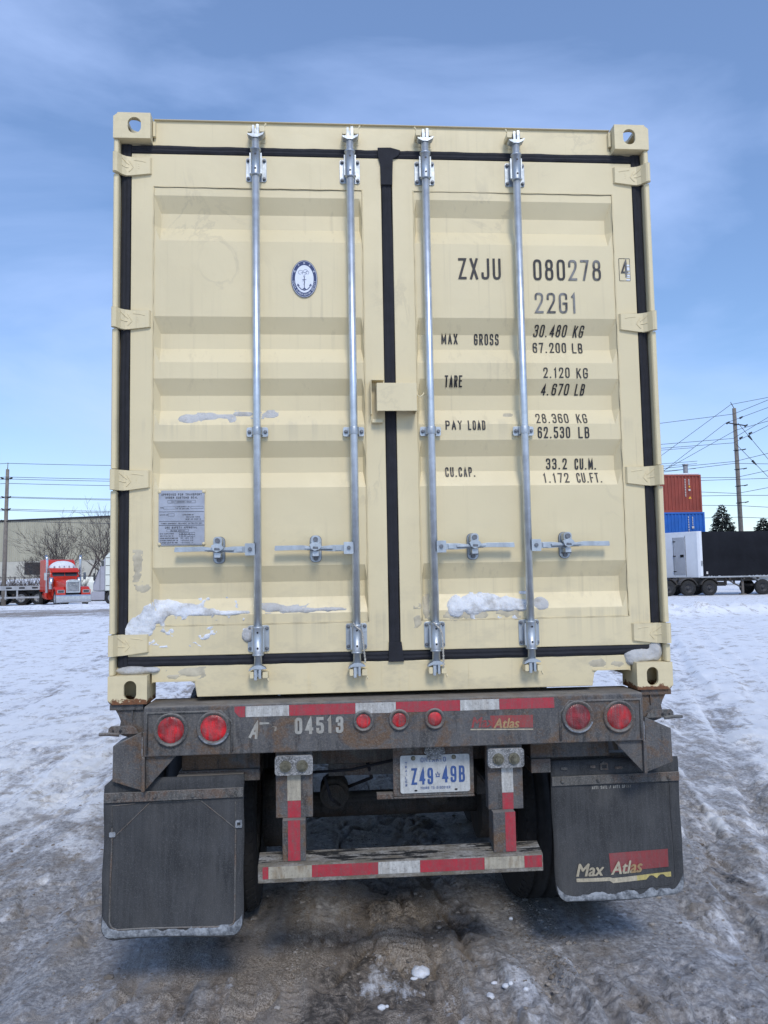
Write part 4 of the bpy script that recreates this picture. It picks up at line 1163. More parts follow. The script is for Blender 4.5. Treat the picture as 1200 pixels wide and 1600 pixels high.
# ties of twine round two brackets
def twine(x, pts, label):
    mb_ = MB()
    for ph in (0, PI):
        q = []
        P = [Vector(p) for p in pts]
        for a, b in zip(P, P[1:]):
            k = max(2, int((b - a).length / .004))
            for i in range(k):
                c = a + (b - a) * i / k; th = len(q) * 1.1 + ph
                q.append(c + Vector((math.cos(th), math.sin(th) * .6, 0)) * .0022)
        mb_.tube(q, .0024, 5)
    ob("twine_tie", mb_, M['rope'], None, label=label, cat="twine")
twine(0, [(-.188, -.012, 1.520), (-.178, -.015, 1.505), (-.160, -.018, 1.492), (-.150, -.016, 1.478), (-.146, -.014, 1.44), (-.142, -.010, 1.395), (-.138, -.008, 1.360), (-.140, -.006, 1.345)], "white twine looped round the foot of the left door's inner rod")
twine(0, [(.160, -.012, 1.515), (.172, -.016, 1.500), (.188, -.018, 1.485), (.196, -.016, 1.462), (.197, -.014, 1.42), (.199, -.012, 1.375), (.200, -.010, 1.335), (.196, -.010, 1.318)], "white twine hanging down the foot of the right door's inner rod")

# ------------------------------------------------------------------ chassis trailer
ch = root("container_trailer", "grimy rusty container chassis trailer with red rear lamps, carrying the cream container", "trailer", (0, 2, 0))
YB = -.05
mb = MB()
mb.prism([(YB, .993), (YB, 1.190), (YB + .006, 1.1962), (.17, 1.1968), (.17, .993)], -1.058, 1.058, 'x')
ob("rear_bumper", mb, M['grime'], ch, bevel=.006)
def rim(side):
    mb_ = MB(); pts = [(1.045, 1.005), (1.045, 1.168), (.735, 1.168), (.690, 1.122), (.690, 1.005)]
    if side < 0: pts = [(1.045, 1.005), (1.045, 1.170), (.745, 1.170), (.700, 1.125), (.700, 1.005)]
    mb_.tube([(side * x, YB - .001, z) for x, z in pts], .006, 6)
    return mb_
for s_ in (-1, 1): ob("lamp_surround", rim(s_), M['grime2'], ch)
def lamp(x, z, r, mat, lip=.012):
    mb_ = MB()
    mb_.lathe([(-.002, r + lip + .004), (-.012, r + lip), (-.013, r + lip - .004), (-.006, r + .003), (-.004, r - .001)], (0, 0, 0), 'y', 36)
    g = ob("lamp_grommet", mb_, M['grime2'], ch, (x, YB, z))
    l = MB()
    l.lathe([(-.003, r), (-.005, r * .97), (-.006, r * .7), (-.0062, r * .35), (-.0064, .0001)], (0, 0, 0), 'y', 36)
    ob("lamp_lens", l, mat, g, (x, YB, z))
for x, z, m in ((-.948, 1.100, 'bright_lens'), (-.774, 1.102, 'bright_lens'), (.768, 1.102, 'dull_lens'), (.949, 1.098, 'red_lens')): lamp(x, z, .0545, M[m])
for x in (-.152, -.001, .150): lamp(x, 1.112, .030, M['bright_lens'], .011)
# clearance ring of white packed snow at the lower edge of two lamps
for x in (-.774, .768):
    mb_ = MB(); mb_.tube([(x + math.cos(R(a)) * .064, YB - .010, 1.102 + math.sin(R(a)) * .064) for a in range(205, 345, 8)], .0042, 6)
    ob("ice_crescent", mb_, M['salt'], ch)
# reflective tape
def strip(xs, z0, z1, cols, y, name="reflective_tape", slope=0):
    for (a, b), c in zip(zip(xs, xs[1:]), cols):
        ob(name, MB().prism([(a + .0006, z0), (b - .0006, z0), (b - .0006, z1), (a + .0006, z1)], y - .0012, y - .0002), M[c], ch)
ob("reflective_tape", MB().prism([(-.668, 1.143), (-.645, 1.143), (-.645, 1.187), (-.688, 1.187), (-.688, 1.166)], YB - .0012, YB - .0002), M['red_tape'], ch)
strip((-.643, -.462, -.185, -.014, .260, .429, .668), 1.143, 1.187, ('white_tape', 'red_tape', 'white_tape', 'red_tape', 'white_tape', 'red_tape'), YB)
# fleet number and maker's sticker
M['numwhite'] = tape_mat("worn_white_lettering", (0.42, 0.41, 0.37), .45, .5)
mb = MB(); sb = lambda x, z: YB
text(mb, "04513", -.440, 1.066, .068, .204, asp=.5, stroke=.0125, surf=sb, lift=.0012)
text(mb, "A", -.632, 1.052, .072, .038, asp=.5, stroke=.011, slant=.25, surf=sb, lift=.0012)
mb.prism([(-.585, 1.110), (-.545, 1.112), (-.545, 1.118), (-.585, 1.120)], YB - .0014, YB - .0004)
mb.prism([(-.525, 1.082), (-.516, 1.082), (-.514, 1.100), (-.535, 1.102), (-.522, 1.097)], YB - .0014, YB - .0004)
ob("fleet_number", mb, M['numwhite'], ch, label="worn white fleet number, its first letters mostly flaked away")
M['stickred'] = tape_mat("scraped_red_sticker", (0.32, 0.035, 0.035), .75)
M['stickgold'] = tape_mat("worn_gold_lettering", (0.42, 0.27, 0.12), .5)
M['stickcream'] = tape_mat("worn_cream_lettering", (0.50, 0.44, 0.32), .45)
st = ob("maker_sticker", MB().prism([(.392, 1.068), (.572, 1.063), (.572, 1.116), (.388, 1.118)], YB - .0010, YB - .0002), M['stickred'], ch)
me = embolden(font_text("Max", .062, .25, .0, .92), .003); me.materials.clear(); me.materials.append(M['stickred']); ob("sticker_lettering", me, None, st, (.302, YB - .0012, 1.070))
me = embolden(font_text("Atlas", .058, .25, .0, .92), .003); me.materials.clear(); me.materials.append(M['stickgold']); ob("sticker_lettering", me, None, st, (.400, YB - .0016, 1.064))
ob("sticker_line", MB().prism([(.302, 1.060), (.572, 1.053), (.572, 1.058), (.302, 1.065)], YB - .0012, YB - .0004), M['stickcream'], st)

# corner brackets, gussets, twist-lock bolsters
for s_ in (-1, 1):
    g = MB()
    g.prism([(1.072, 1.088), (1.188, 1.036), (1.190, .893), (1.072, .853)], -.025, -.018)
    g.prism([(-.0175, 1.088), (.16, 1.088), (.16, .87), (-.0175, .853)], 1.060, 1.0715, 'x')
    g.add([(1.0725, -.0175, 1.088), (1.188, -.0175, 1.036), (1.188, .12, 1.036), (1.0725, .16, 1.088)], [(0, 1, 2, 3)])
    g.prism([(-.0175, 1.034), (.12, 1.034), (.12, .90), (-.0175, .893)], 1.184, 1.1905, 'x')
    o = ob("corner_bracket", g, M['grime'], ch, bevel=.002); o.scale = (s_, 1, 1)
    t_ = ob("gusset", MB().prism([(1.0545, .990), (1.0545, .853), (1.068, .850), (1.068, .990)], -.046, .10).prism([(.930, .990), (1.054, .990), (1.054, .856)], -.030, -.022), M['grime'], ch, bevel=.002); t_.scale = (s_, 1, 1)
    b = MB()
    b.box(1.075, 1.213, .012, .165, 1.176, 1.1985)
    b.prism([(1.0725, 1.1755), (1.192, 1.1755), (1.178, 1.150), (1.170, 1.128), (1.174, 1.108), (1.186, 1.094), (1.186, 1.088), (1.165, 1.070), (1.135, 1.060), (1.0725, 1.060)], .025, .150)
    b.prism([(1.118, 1.174), (1.124, 1.174), (1.122, 1.13), (1.120, 1.13)], .016, .025)
    o = ob("twistlock_bolster", b, M['deep2'] if 'deep2' in M else M['grime'], ch, bevel=.003); o.scale = (s_, 1, 1)
    h = MB(); h.prism([(1.09, 1.078), (1.20, 1.078), (1.216, 1.088), (1.214, 1.102), (1.205, 1.112), (1.12, 1.112), (1.10, 1.098)], .002, .012)
    h.tube([(1.17, .0, 1.076), (1.21, -.006, 1.082), (1.250, -.008, 1.082)], .0075, 8)
    h.cyl((1.165, .0018, 1.092), (1.165, -.002, 1.092), .006, n=10, mi=1); h.cyl((1.195, .0018, 1.094), (1.195, -.002, 1.094), .004, n=10, mi=1)
    ho = ob("twistlock_handle", h, [M['grime2'], M['black']], ch, bevel=.0015); ho.scale = (s_, 1, 1)

# cross members behind the bumper that carry the flaps
ob("flap_bracket", MB().box(-.930, -.596, .10, .30, .900, .985), M['grime'], ch, bevel=.003)
ob("flap_bracket", MB().box(-.940, -.596, .08, .30, .852, .8985).box(-.940, -.66, .03, .079, .842, .892), M['grime2'], ch, bevel=.003)
ob("flap_bracket", MB().box(.600, .958, .12, .32, .895, .985), M['grime'], ch, bevel=.003)
ob("flap_bracket", MB().box(.596, .685, .10, .30, .835, .8945).box(.596, 1.24, .20, .25, .86, .890), M['grime2'], ch, bevel=.003)

# mud flaps
def flap(side, x0, x1, z0, z1, y, cz, ptsL, lab):
    r = .06
    body = rrect(x0, z0, x1, z1, r, 5, (0, 1 if side < 0 else 0, 1, 1))
    if side < 0: body = rrect(x0, z0, x1, z1, .045, 5, (0, 1, 1, 1))
    mb_ = MB()
    # bulging sheet, thickness 10 mm
    nx, nz = 22, 30; vv = []; 
    def inside(u, v):
        # round the lower corners by pulling grid rows in
        x = x0 + (x1 - x0) * u; z = z0 + (z1 - z0) * v; d = z - z0; R0 = .055
        if d < R0:
            k = R0 - math.sqrt(max(0, R0 * R0 - (R0 - d) ** 2)); x = x0 + k + (x1 - x0 - 2 * k) * u
        if side < 0:
            d2 = z1 - z
            if d2 < .03:
                k = .03 - math.sqrt(max(0, .03 ** 2 - (.03 - d2) ** 2)); x = x0 + k + (x1 - x0 - k) * u
        return x, z
    def yy(u, v): return y + .018 * math.sin(PI * u * 1.1 + .4) * (1 - v) ** 1.4 * (1 if side < 0 else -1.2) - (.05 if side < 0 else .03) * (1 - v) ** 2 + .003 * math.sin(v * 13 + u * 7)
    vs_ = [((j / nz) ** 1.3) for j in range(nz + 1)]
    for face in (0, .010):
        for v in vs_:
            for i in range(nx + 1):
                u = i / nx; x, z = inside(u, v); wob = .0015 * math.sin(z * 23 + side) * (1 if i in (0, nx) else 0)
                vv.append((x + wob, yy(u, v) + face, z))
    n = nx + 1; ff = []; o2 = n * (nz + 1)
    for j in range(nz):
        for i in range(nx):
            a = j * n + i; ff.append((a, a + 1, a + n + 1, a + n)); ff.append((o2 + a, o2 + a + n, o2 + a + n + 1, o2 + a + 1))
    for j in range(nz):
        for i in (0, nx):
            a = j * n + i; q = (a, a + n, o2 + a + n, o2 + a); ff.append(q if i == 0 else q[::-1])
    for i in range(nx):
        ff.append((i, o2 + i, o2 + i + 1, i + 1)); a = nz * n + i; ff.append((a, a + 1, o2 + a + 1, o2 + a))
    mb_.add(vv, ff, True)
    f = ob("mud_flap", mb_, M['flap'], ch, label=lab)
    def sy(x, z):
        u = min(1, max(0, (x - x0) / (x1 - x0))); v = min(1, max(0, (z - z0) / (z1 - z0))); return yy(u, v)
    # clamp bar with bolts
    c = MB(); c.prism([(x0 + .002, cz - .022), (x1 - .002, cz - .022 + .004), (x1 - .002, cz + .018 + .004), (x0 + .002, cz + .018)], y - .014, y - .006)
    ob("clamp_bar", c, M['grime2'], f, bevel=.002)
    for k in range(4): c = MB(); hexbolt(c, x0 + .05 + (x1 - x0 - .1) * k / 3, y - .014, cz, .011, .006); ob("clamp_bolt", c, M['grime2'], f)
    # salt crust along the lower hem
    n_ = 90; nzz = 6; vv = []
    for j in range(nzz + 1):
        for i in range(n_ + 1):
            u = i / n_; top = .030 + .020 * (fbm(np.array([u * 14]), np.array([side * 3.0]), 4, 8)[0] - .5) * 2 + .045 * max(0, 1 - min(u, 1 - u) / .10) ** 2
            zt = z0 + .003 + float(top) * j / nzz; x, z = inside(u, (zt - z0) / (z1 - z0))
            x += (.004 if i == 0 else (-.004 if i == n_ else 0))
            vv.append((x, sy(x, z) - (.0008 if j in (0, nzz) else .004 + .004 * float(npnoise(np.array([u * 70]), np.array([j * 1.7]), 4)[0])), z))
    n2 = n_ + 1
    ob("salt_crust", MB().add(vv, [(j * n2 + i, j * n2 + i + 1, (j + 1) * n2 + i + 1, (j + 1) * n2 + i) for j in range(nzz) for i in range(n_)], True), M['salt'], f)
    return f, sy
fl, syL = flap(-1, -1.228, -.655, .270, .897, .0, .826, None, "left mud flap, plain black with a moulded border")
fr_, syR = flap(1, .688, 1.276, .285, .880, .12, .795, None, "right mud flap with the maker's logo at its foot")
mb = MB()
bd = [(-1.195, .70), (-1.195, .335), (-1.185, .315), (-1.165, .305), (-.715, .305), (-.695, .315), (-.690, .335), (-.690, .70)]
def rib(mb_, pts, sy, r=.0035):
    q = []
    P = [Vector(p) for p in pts]
    for a, b in zip(P, P[1:]):
        k = max(1, int((b - a).length / .03))
        for i in range(k): c = a + (b - a) * i / k; q.append((c.x, sy(c.x, c.y) - .0005, c.y))
    c = P[-1]; q.append((c.x, sy(c.x, c.y) - .0005, c.y)); mb_.tube(q, r, 6)
rib(mb, bd, syL, .004); rib(mb, [(-1.195, .655), (-1.045, .795), (-1.045, .800)], syL, .0022); rib(mb, [(-.690, .68), (-.83, .795), (-.83, .80)], syL, .0022)
rib(mb, [(-1.195, .70), (-1.195, .79), (-1.10, .795)], syL, .0022); rib(mb, [(-.690, .70), (-.690, .79)], syL, .0022); rib(mb, [(-1.045, .797), (-.83, .797)], syL, .0022)
ob("moulded_rib", mb, M['grime2'], fl)
ob("drain_tab", MB().prism(rrect(-.690, .685, -.662, .715, .004), syL(-.67, .7) - .008, syL(-.67, .7) - .001, 'y', [rrect(-.683, .693, -.669, .707, .002)[::-1]]).prism(rrect(-1.205, .665, -1.180, .685, .004), syL(-1.2, .67) - .006, syL(-1.2, .67) - .001), M['salt'], fl)
mb = MB(); rib(mb, [(1.232, .78), (1.236, .36), (1.228, .335), (1.20, .33), (1.02, .328)], syR, .003); ob("moulded_rib", mb, M['flap'], fr_)
# embossed slots above the clamp bar
mb = MB()
for x, w, z in ((.75, .030, .846), (.88, .026, .850), (1.0, .036, .842)): mb.prism(stadium(x, z, w, .012, 3), .113, .1165)
mb.prism([(.915, .835), (.95, .835), (.95, .862), (.932, .872), (.915, .862)], .1125, .1165, 'y', [[(.921, .841), (.944, .841), (.944, .858), (.921, .858)][::-1]])
ob("embossed_mark", mb, M['grime2'], fr_)
tx = MB(); text(tx, "ANTI SAIL / ANTI SP", .872, .752, .0135, .155, stroke=.0022, surf=syR, lift=.0022); text(tx, "RAY", 1.031, .752, .0130, .022, stroke=.0010, surf=syR, lift=.0022)
ob("flap_lettering", tx, M['numwhite'], fr_)
M['logored'] = tape_mat("dusty_red_logo", (0.26, 0.03, 0.035), .4)
yr = lambda x, z: syR(x, z) - .003
def lay(mb_, poly, lift=.0022, n=8):
    mb_.add([(x, syR(x, z) - lift, z) for x, z in poly], [tuple(range(len(poly)))[::-1]])
logo = MB()
for k in range(8):
    a, b = .932 + .273 * k / 8, .932 + .273 * (k + 1) / 8; lay(logo, [(a, .4005 + (a - .932) * .02), (a, .478 + (a - .932) * .02), (b, .478 + (b - .932) * .02), (b, .4005 + (b - .932) * .02)], .0025)
lg = ob("flap_logo", logo, M['logored'], fr_)
lc = MB()
for k in range(4):
    a, b = .778 + .148 * k / 4, .778 + .148 * (k + 1) / 4; lay(lc, [(a, .366 + (a - .778) * .01), (a, .381 + (a - .778) * .01), (b, .381 + (b - .778) * .01), (b, .366 + (b - .778) * .01)])
lay(lc, [(.9265, .366), (.9265, .382), (.940, .378), (.948, .360), (.940, .357)][::1])
pts_t, pts_b = [], []
for k in range(33):
    x = .940 + .275 * k / 32; t = .378 + (x - .94) * .022; bz = .358 + (x - .94) * .02
    for cx in (1.120, 1.170):
        d = abs(x - cx)
        if d < .020: bz = max(bz, .356 + (x - .94) * .02 + math.sqrt(.020 ** 2 - d * d) * .8)
    pts_t.append((x, t)); pts_b.append((x, min(bz, t - .001)))
M['logoyellow'] = tape_mat("dusty_yellow_logo", (0.52, 0.43, 0.14), .35)
ly = MB()
for k in range(32): lay(ly if k > 12 else lc, [pts_b[k], pts_t[k], pts_t[k + 1], pts_b[k + 1]])
ob("logo_underline", lc, M['stickcream'], lg); ob("logo_underline", ly, M['logoyellow'], lg)
for body, x, size, m, sc in (("Max", .772, .076, 'stickcream', .92), ("Atlas", .932, .076, 'stickcream', .92)):
    me = embolden(font_text(body, size, .28, .0, sc), .0042)
    for v in me.vertices: v.co.y = syR(v.co.x + x, .40) - .0035 + v.co.y - .12 + .12 + (0)
    me.materials.clear(); me.materials.append(M[m]); me.materials.append(M['stickgold'])
    for p_ in me.polygons: p_.material_index = 1 if body == "Atlas" and p_.center.x > .095 else 0
    ob("logo_lettering", me, None, lg, (x, 0, .389 + (x - .776) * .015), rot=(0, -.012, 0))

# underride guard, its posts, clamps
mb = MB(); mb.prism([(-.062, .473), (-.062, .541), (-.056, .546), (.030, .568), (.036, .564), (.036, .473)], -.594, .594, 'x')
def guard_mat():
    m = NT("peeling_guard_paint", .75, spec=.3); p = m.pos()
    c = m.mix(m.ramp(m.noise(m.pos((1, 3, 3)), 9, 6, .7), .40, .62), (0.15, 0.13, 0.10), (0.30, 0.29, 0.27))
    c = m.mix(m.ramp(m.noise(p, 90, 5, .75), .45, .65, 0, .7), c, (0.10, 0.09, 0.075))
    z = m.xyz()[2]
    blk = m.math('MULTIPLY', m.ramp(m.noise(m.pos((.7, 5, 5), off=(.3, 0, 0)), 6, 8, .7), .52, .545), m.ramp(z, .541, .546))
    c = m.mix(blk, c, (0.018, 0.018, 0.018))
    m.color(c); m.bump(m.noise(p, 90, 5, .7), .004, .8); return m.m
ob("underride_guard", mb, guard_mat(), ch, bevel=.003)
gx = lambda p: -.594 + (p - 404) * .002682
strip([gx(411), gx(420), gx(486), gx(588), gx(653), gx(754), gx(817), .590], .490, .538, ('red_tape', 'stained_tape', 'red_tape', 'white_tape', 'red_tape', 'stained_tape', 'red_tape'), -.062)
for x0, x1, t0, t1 in ((-.522, -.368, -.474, -.418), (.378, .530, .438, .488)):
    ob("guard_hanger", MB().box(x0, x1, -.010, .045, .716, .990), M['grime'], ch, bevel=.003)
    xa, xb = (x0 + .028, x1 - .030) if x0 < 0 else (x0 + .012, x1 - .045)
    ob("guard_post", MB().prism([(-.045, .5500), (-.045, .7155), (.05, .7155), (.05, .5735)], xa, xb, 'x'), M['grime'], ch, bevel=.002)
    ob("reflective_tape", MB().box(t0, t1, -.0112, -.0102, .786, .893), M['white_tape'] if x0 > 0 else M['stained_tape'], ch)
    mb = MB(); mb.box(t0 + .001, t1 - .001, -.0112, -.0102, .7165, .785); mb.box(t0 + .003, t1 - .003, -.0465, -.0455, .553, .7150)
    ob("reflective_tape", mb, M['red_tape'], ch)
    cl = MB(); cl.prism(rrect(x0 - .002, .896, x1 + .002, .976, .014), -.040, -.0105)
    co_ = ob("clamp_block", cl, M['saltsteel'], ch, bevel=.008)
    for x in (x0 + .042, x1 - .042):
        b = MB(); b.cyl((x, -.040, .934), (x, -.047, .934), .024, n=20, smooth=False); b.cyl((x, -.047, .934), (x, -.056, .934), .016, n=6, smooth=False); b.cyl((x, -.056, .934), (x, -.062, .934), .009, n=12, smooth=False)
        ob("clamp_nut", b, M['boltm'], co_)

# licence plate on its backing
ob("plate_backing", MB().prism([(-.022, .986), (.330, .986), (.330, .768), (-.022, .768)], .056, .062).box(-.094, -.0225, .050, .090, .760, .782).box(-.0215, .330, .048, .0555, .760, .767), M['grime2'], ch, bevel=.0015)
mW = tape_mat("licence_plate_white", (0.58, 0.60, 0.60), .32)
lp = ob("licence_plate", MB().prism(rrect(.008, .781, .312, .941, .010), .050, .0525), mW, ch, bevel=.0006)
M['plateblue'] = tape_mat("licence_plate_blue", (0.03, 0.09, 0.30), .2)
tm = MB(); s5 = lambda x, z: .050
text(tm, "Z49", .056, .817, .070, .095, stroke=.0098, surf=s5, lift=.0016); text(tm, "49B", .190, .822, .070, .100, stroke=.0098, surf=s5, lift=.0016)
text(tm, "ONTARIO", .098, .911, .020, .110, stroke=.0026, surf=s5, lift=.0016)
text(tm, "YOURS TO DISCOVER", .095, .797, .0105, .130, stroke=.0016, surf=s5, lift=.0016)
for k, c_ in enumerate("TRAILER"): text(tm, c_, .030, .903 - k * .0155, .011, .008, stroke=.0018, surf=s5, lift=.0016)
ribbon(tm, [(.162, .848), (.180, .848)], .004, False, s5, .0016); ribbon(tm, [(.161, .862), (.165, .852), (.171, .868), (.177, .852), (.181, .862)], .0028, False, s5, .0018)
ob("plate_lettering", tm, M['plateblue'], lp)
for x in (.066, .243): ob("plate_screw", MB().lathe([(0, .0001), (-.002, .006), (0, .0095), (.004, .010)], (x, .047, .929), 'y', 14), M['boltm'], lp)
for x in (.075, .250): ob("plate_slot", MB().prism(stadium(x, .792, .013, .007, 3), .0482, .0495), M['black'], lp)
ob("plate_lamp", MB().prism([(.118, .985), (.196, .985), (.203, .955), (.190, .945), (.124, .945), (.111, .955)], .020, .050).box(.128, .186, .030, .0478, .925, .9445), M['saltsteel'], ch, bevel=.003)

# frame rails and running gear
for s_ in (-1, 1):
    mb = MB(); x = s_ * .45
    mb.box(x - .07, x + .07, .1705, 11.5, 1.155, 1.172); mb.box(x - .008, x + .008, .05, 11.5, .822, 1.154); mb.box(x - .07, x + .07, .05, 11.5, .805, .8215)
    ob("frame_rail", mb, M['deep'], ch)
for y in (.55, 1.6, 2.9, 4.4, 5.9): ob("cross_member", MB().box(-.44, .44, y, y + .08, .90, 1.06).box(-.44, .44, y - .03, y + .11, .885, .8995), M['deep'], ch)
ob("outrigger_beam", MB().box(-1.19, 1.19, 5.86, 6.02, 1.06, 1.1985), M['deep'], ch)
ob("cross_member", MB().box(-.44, .44, .30, .34, .86, .93).box(-.30, .02, .32, .36, .80, .855), M['grime2'], ch, bevel=.003)
mb = MB(); mb.tube([(-.38, .28, .83), (-.2, .26, .84), (0, .27, .875), (.3, .30, .88)], .007, 6); mb.tube([(-.30, .30, .94), (-.1, .34, .90), (.2, .4, .93), (.42, .4, .9)], .009, 6); mb.tube([(-.32, .32, .80), (-.29, .31, .70), (-.25, .5, .62)], .008, 6)
mb.tube([(.33, .30, .90), (.36, .32, .75), (.30, .6, .60)], .009, 6); mb.tube([(-.12, .3, .86), (-.10, .35, .78), (-.14, .6, .7), (-.2, .9, .6)], .008, 6)
ob("air_hose", mb, M['rubber'], ch)
me_t = MB()
TR = .505
pr_ = [(-.115, .30), (-.135, .33), (-.140, .42), (-.128, .475), (-.108, .495), (-.085, .503), (-.080, .492), (-.070, .492), (-.066, .505), (-.012, .505), (-.008, .493), (.008, .493), (.012, .505), (.066, .505), (.070, .492), (.080, .492), (.085, .503), (.108, .495), (.128, .475), (.140, .42), (.135, .33), (.115, .30)]
me_t.lathe(pr_, (0, 0, 0), 'x', 48)
for k in range(60):          # shoulder lugs
    a = 2 * PI * k / 60
    for s_ in (-1, 1):
        c, s2_ = math.cos(a), math.sin(a); r0, r1 = .488, .506
        da = .035
        vv = [(s_ * xx, math.cos(a + dd) * rr, math.sin(a + dd) * rr) for xx in (.090, .130) for rr in ((r0, r1) if xx < .1 else (.462, .480)) for dd in (-da, da)]
        me_t.add(vv, [(2, 3, 7, 6), (0, 2, 6, 4), (1, 5, 7, 3), (4, 6, 7, 5)])
me_t = me_t.mesh("tyre", M['tyre'])
me_r = MB(); me_r.lathe([(.11, .31), (.10, .29), (.04, .285), (.02, .20), (.02, .11), (.07, .10), (.07, .0001)], (0, 0, 0), 'x', 32); me_r.lathe([(-.11, .31), (-.10, .29), (.02, .285)], (0, 0, 0), 'x', 32)
me_r = me_r.mesh("wheel_rim", M['grime2'])
for y in (.98, 2.25):
    for s_ in (-1, 1):
        for x in (.795, 1.085):
            t = ob("tyre", me_t, None, ch, (s_ * x, y, TR - .012)); r = ob("wheel_rim", me_r, None, t, (s_ * x, y, TR - .012), rot=(0, 0, 0 if s_ > 0 else PI))
    a = MB(); a.cyl((-.66, y, .493), (.66, y, .493), .065, n=16)
    for s_ in (-1, 1): a.cyl((s_ * .50, y, .493), (s_ * .64, y, .493), .20, n=24); a.box(s_ * .45 - .05, s_ * .45 + .05, y - .09, y + .09, .555, .64)
    ob("axle", a, M['deep'], ch)
    for s_ in (-1, 1):
        b = MB(); b.cyl((s_ * .27, y - .22, .60), (s_ * .27, y - .05, .60), .075, n=18); b.cyl((s_ * .27, y - .24, .60), (s_ * .27, y - .22, .60), .055, n=18); b.box(s_ * .24, s_ * .30, y - .05, y, .50, .68)
        b.cyl((s_ * .27, y + .02, .52), (s_ * .52, y + .02, .52), .018, n=8)
        ob("brake_chamber", b, M['deep'], ch)
for s_ in (-1, 1):
    for y in (.98, 2.25):
        sp = MB()
        for k in range(5):
            L = .52 - .08 * k; pts = [(y + L * t, .70 + .05 * abs(t) ** 2 - .014 * k) for t in (-1, -.5, 0, .5, 1)]
            sp.prism(pts + [(a_, b_ - .012) for a_, b_ in pts[::-1]], s_ * .45 - .038, s_ * .45 + .038, 'x')
        ob("leaf_spring", sp, M['deep'], ch)
    for y in (.42, 1.615, 2.80): sp = MB(); sp.prism([(y - .08, .804), (y + .08, .804), (y + .05, .68), (y - .05, .68)], s_ * .45 - .05, s_ * .45 + .05, 'x'); ob("spring_hanger", sp, M['deep'], ch)
ob("air_tank", MB().cyl((-.35, 3.3, .78), (.35, 3.3, .78), .13, n=24), M['deep'], ch)
for s_ in (-1, 1): ob("landing_leg", MB().box(s_ * .62, s_ * .74, 7.6, 7.72, .05, 1.1).box(s_ * .56, s_ * .80, 7.54, 7.78, .0, .05), M['deep'], ch)
ob("landing_brace", MB().box(-.62, .62, 7.64, 7.68, .8, .9), M['deep'], ch)

# ------------------------------------------------------------------ lumps of snow and ice on the ground
def chunk(x, y, sx, sy_, sz, seed, lab, heart=False):
    r_ = random.Random(seed); mb_ = MB(); n, k = 22, 12; vv = []
    for j in range(k + 1):
        ph = PI * j / k
        for i in range(n):
            th = 2 * PI * i / n
            a = math.sin(ph) * math.cos(th); b = math.sin(ph) * math.sin(th); c = math.cos(ph)
            q = .80 + .45 * (float(fbm(np.array([a * 2.2 + seed + c]), np.array([b * 2.2 + c * 2.1]), 4, seed, .6)[0]))
            if heart:
                f = 1 - .30 * math.exp(-((th - PI / 2) / .35) ** 2) + .10 * math.exp(-((th - 3 * PI / 2) / .45) ** 2) - .12 * max(0, -b); q *= f
            vv.append((a * sx * q, b * sy_ * q, c * sz * q))
    ff = [(j * n + i, (j + 1) * n + i, (j + 1) * n + (i + 1) % n, j * n + (i + 1) % n) for j in range(k) for i in range(n)]
    mb_.add(vv, ff, True)
    ob("snow_chunk", mb_, M['snow'], None, (x, y, gh(x, y) + sz * .55), label=lab, cat="snow chunk")
chunk(.088, .130, .040, .045, .022, 4, "biggest white snow chunk, heart shaped, on the dirty ice before the trailer", True)
chunk(-.100, -.125, .016, .015, .010, 5, "small white snow lump lying left of and nearer than the heart shaped chunk")
chunk(-.078, -.118, .008, .008, .006, 6, "tiny snow crumb touching the small lump left of the heart shaped chunk")
chunk(.346, -.105, .016, .024, .011, 7, "elongated white snow lump, nearest of those right of the heart shaped chunk")
chunk(.425, -.055, .018, .013, .010, 8, "flat two-lobed snow lump right of the elongated one")
chunk(.440, -.066, .010, .010, .008, 18, "small snow crumb fused beside the flat two-lobed lump")
chunk(.490, -.120, .011, .009, .008, 9, "small square snow lump, rightmost of the loose white lumps")
chunk(.055, .085, .016, .011, .006, 10, "small flat snow bit just left of the heart shaped chunk")
chunk(.60, .62, .010, .011, .008, 11, "single pale crumb behind the loose snow, near the right wheel")
chunk(.385, .0, .014, .010, .006, 12, "thin pale snow bit behind the elongated lump")
cl = MB(); rs = random.Random(77)
ico = [(0, 0, 1), (.89, 0, .45), (.28, .85, .45), (-.72, .53, .45), (-.72, -.53, .45), (.28, -.85, .45), (.72, .53, -.45), (-.28, .85, -.45), (-.89, 0, -.45), (-.28, -.85, -.45), (.72, -.53, -.45), (0, 0, -1)]
icf = [(0, 1, 2), (0, 2, 3), (0, 3, 4), (0, 4, 5), (0, 5, 1), (1, 6, 2), (2, 7, 3), (3, 8, 4), (4, 9, 5), (5, 10, 1), (2, 6, 7), (3, 7, 8), (4, 8, 9), (5, 9, 10), (1, 10, 6), (7, 6, 11), (8, 7, 11), (9, 8, 11), (10, 9, 11), (6, 10, 11)]
P = []
for k in range(4200):
    t = rs.random()
    if t < .16: x, y = .66 + rs.gauss(0, .06) + 0, rs.uniform(-.1, 1.2); x += (y - .3) * .05
    elif t < .24: x, y = -.45 + rs.gauss(0, .02), rs.uniform(-.3, 1.3)
    elif t < .36: x, y = rs.gauss(.06, .12), rs.uniform(0, .9)
    else: x, y = rs.uniform(-2.4, 2.4), rs.uniform(-.4, 2.6) if rs.random() < .7 else rs.uniform(2.6, 6)
    P.append((x, y))
zz = gheight(np.array([p[0] for p in P]), np.array([p[1] for p in P]))
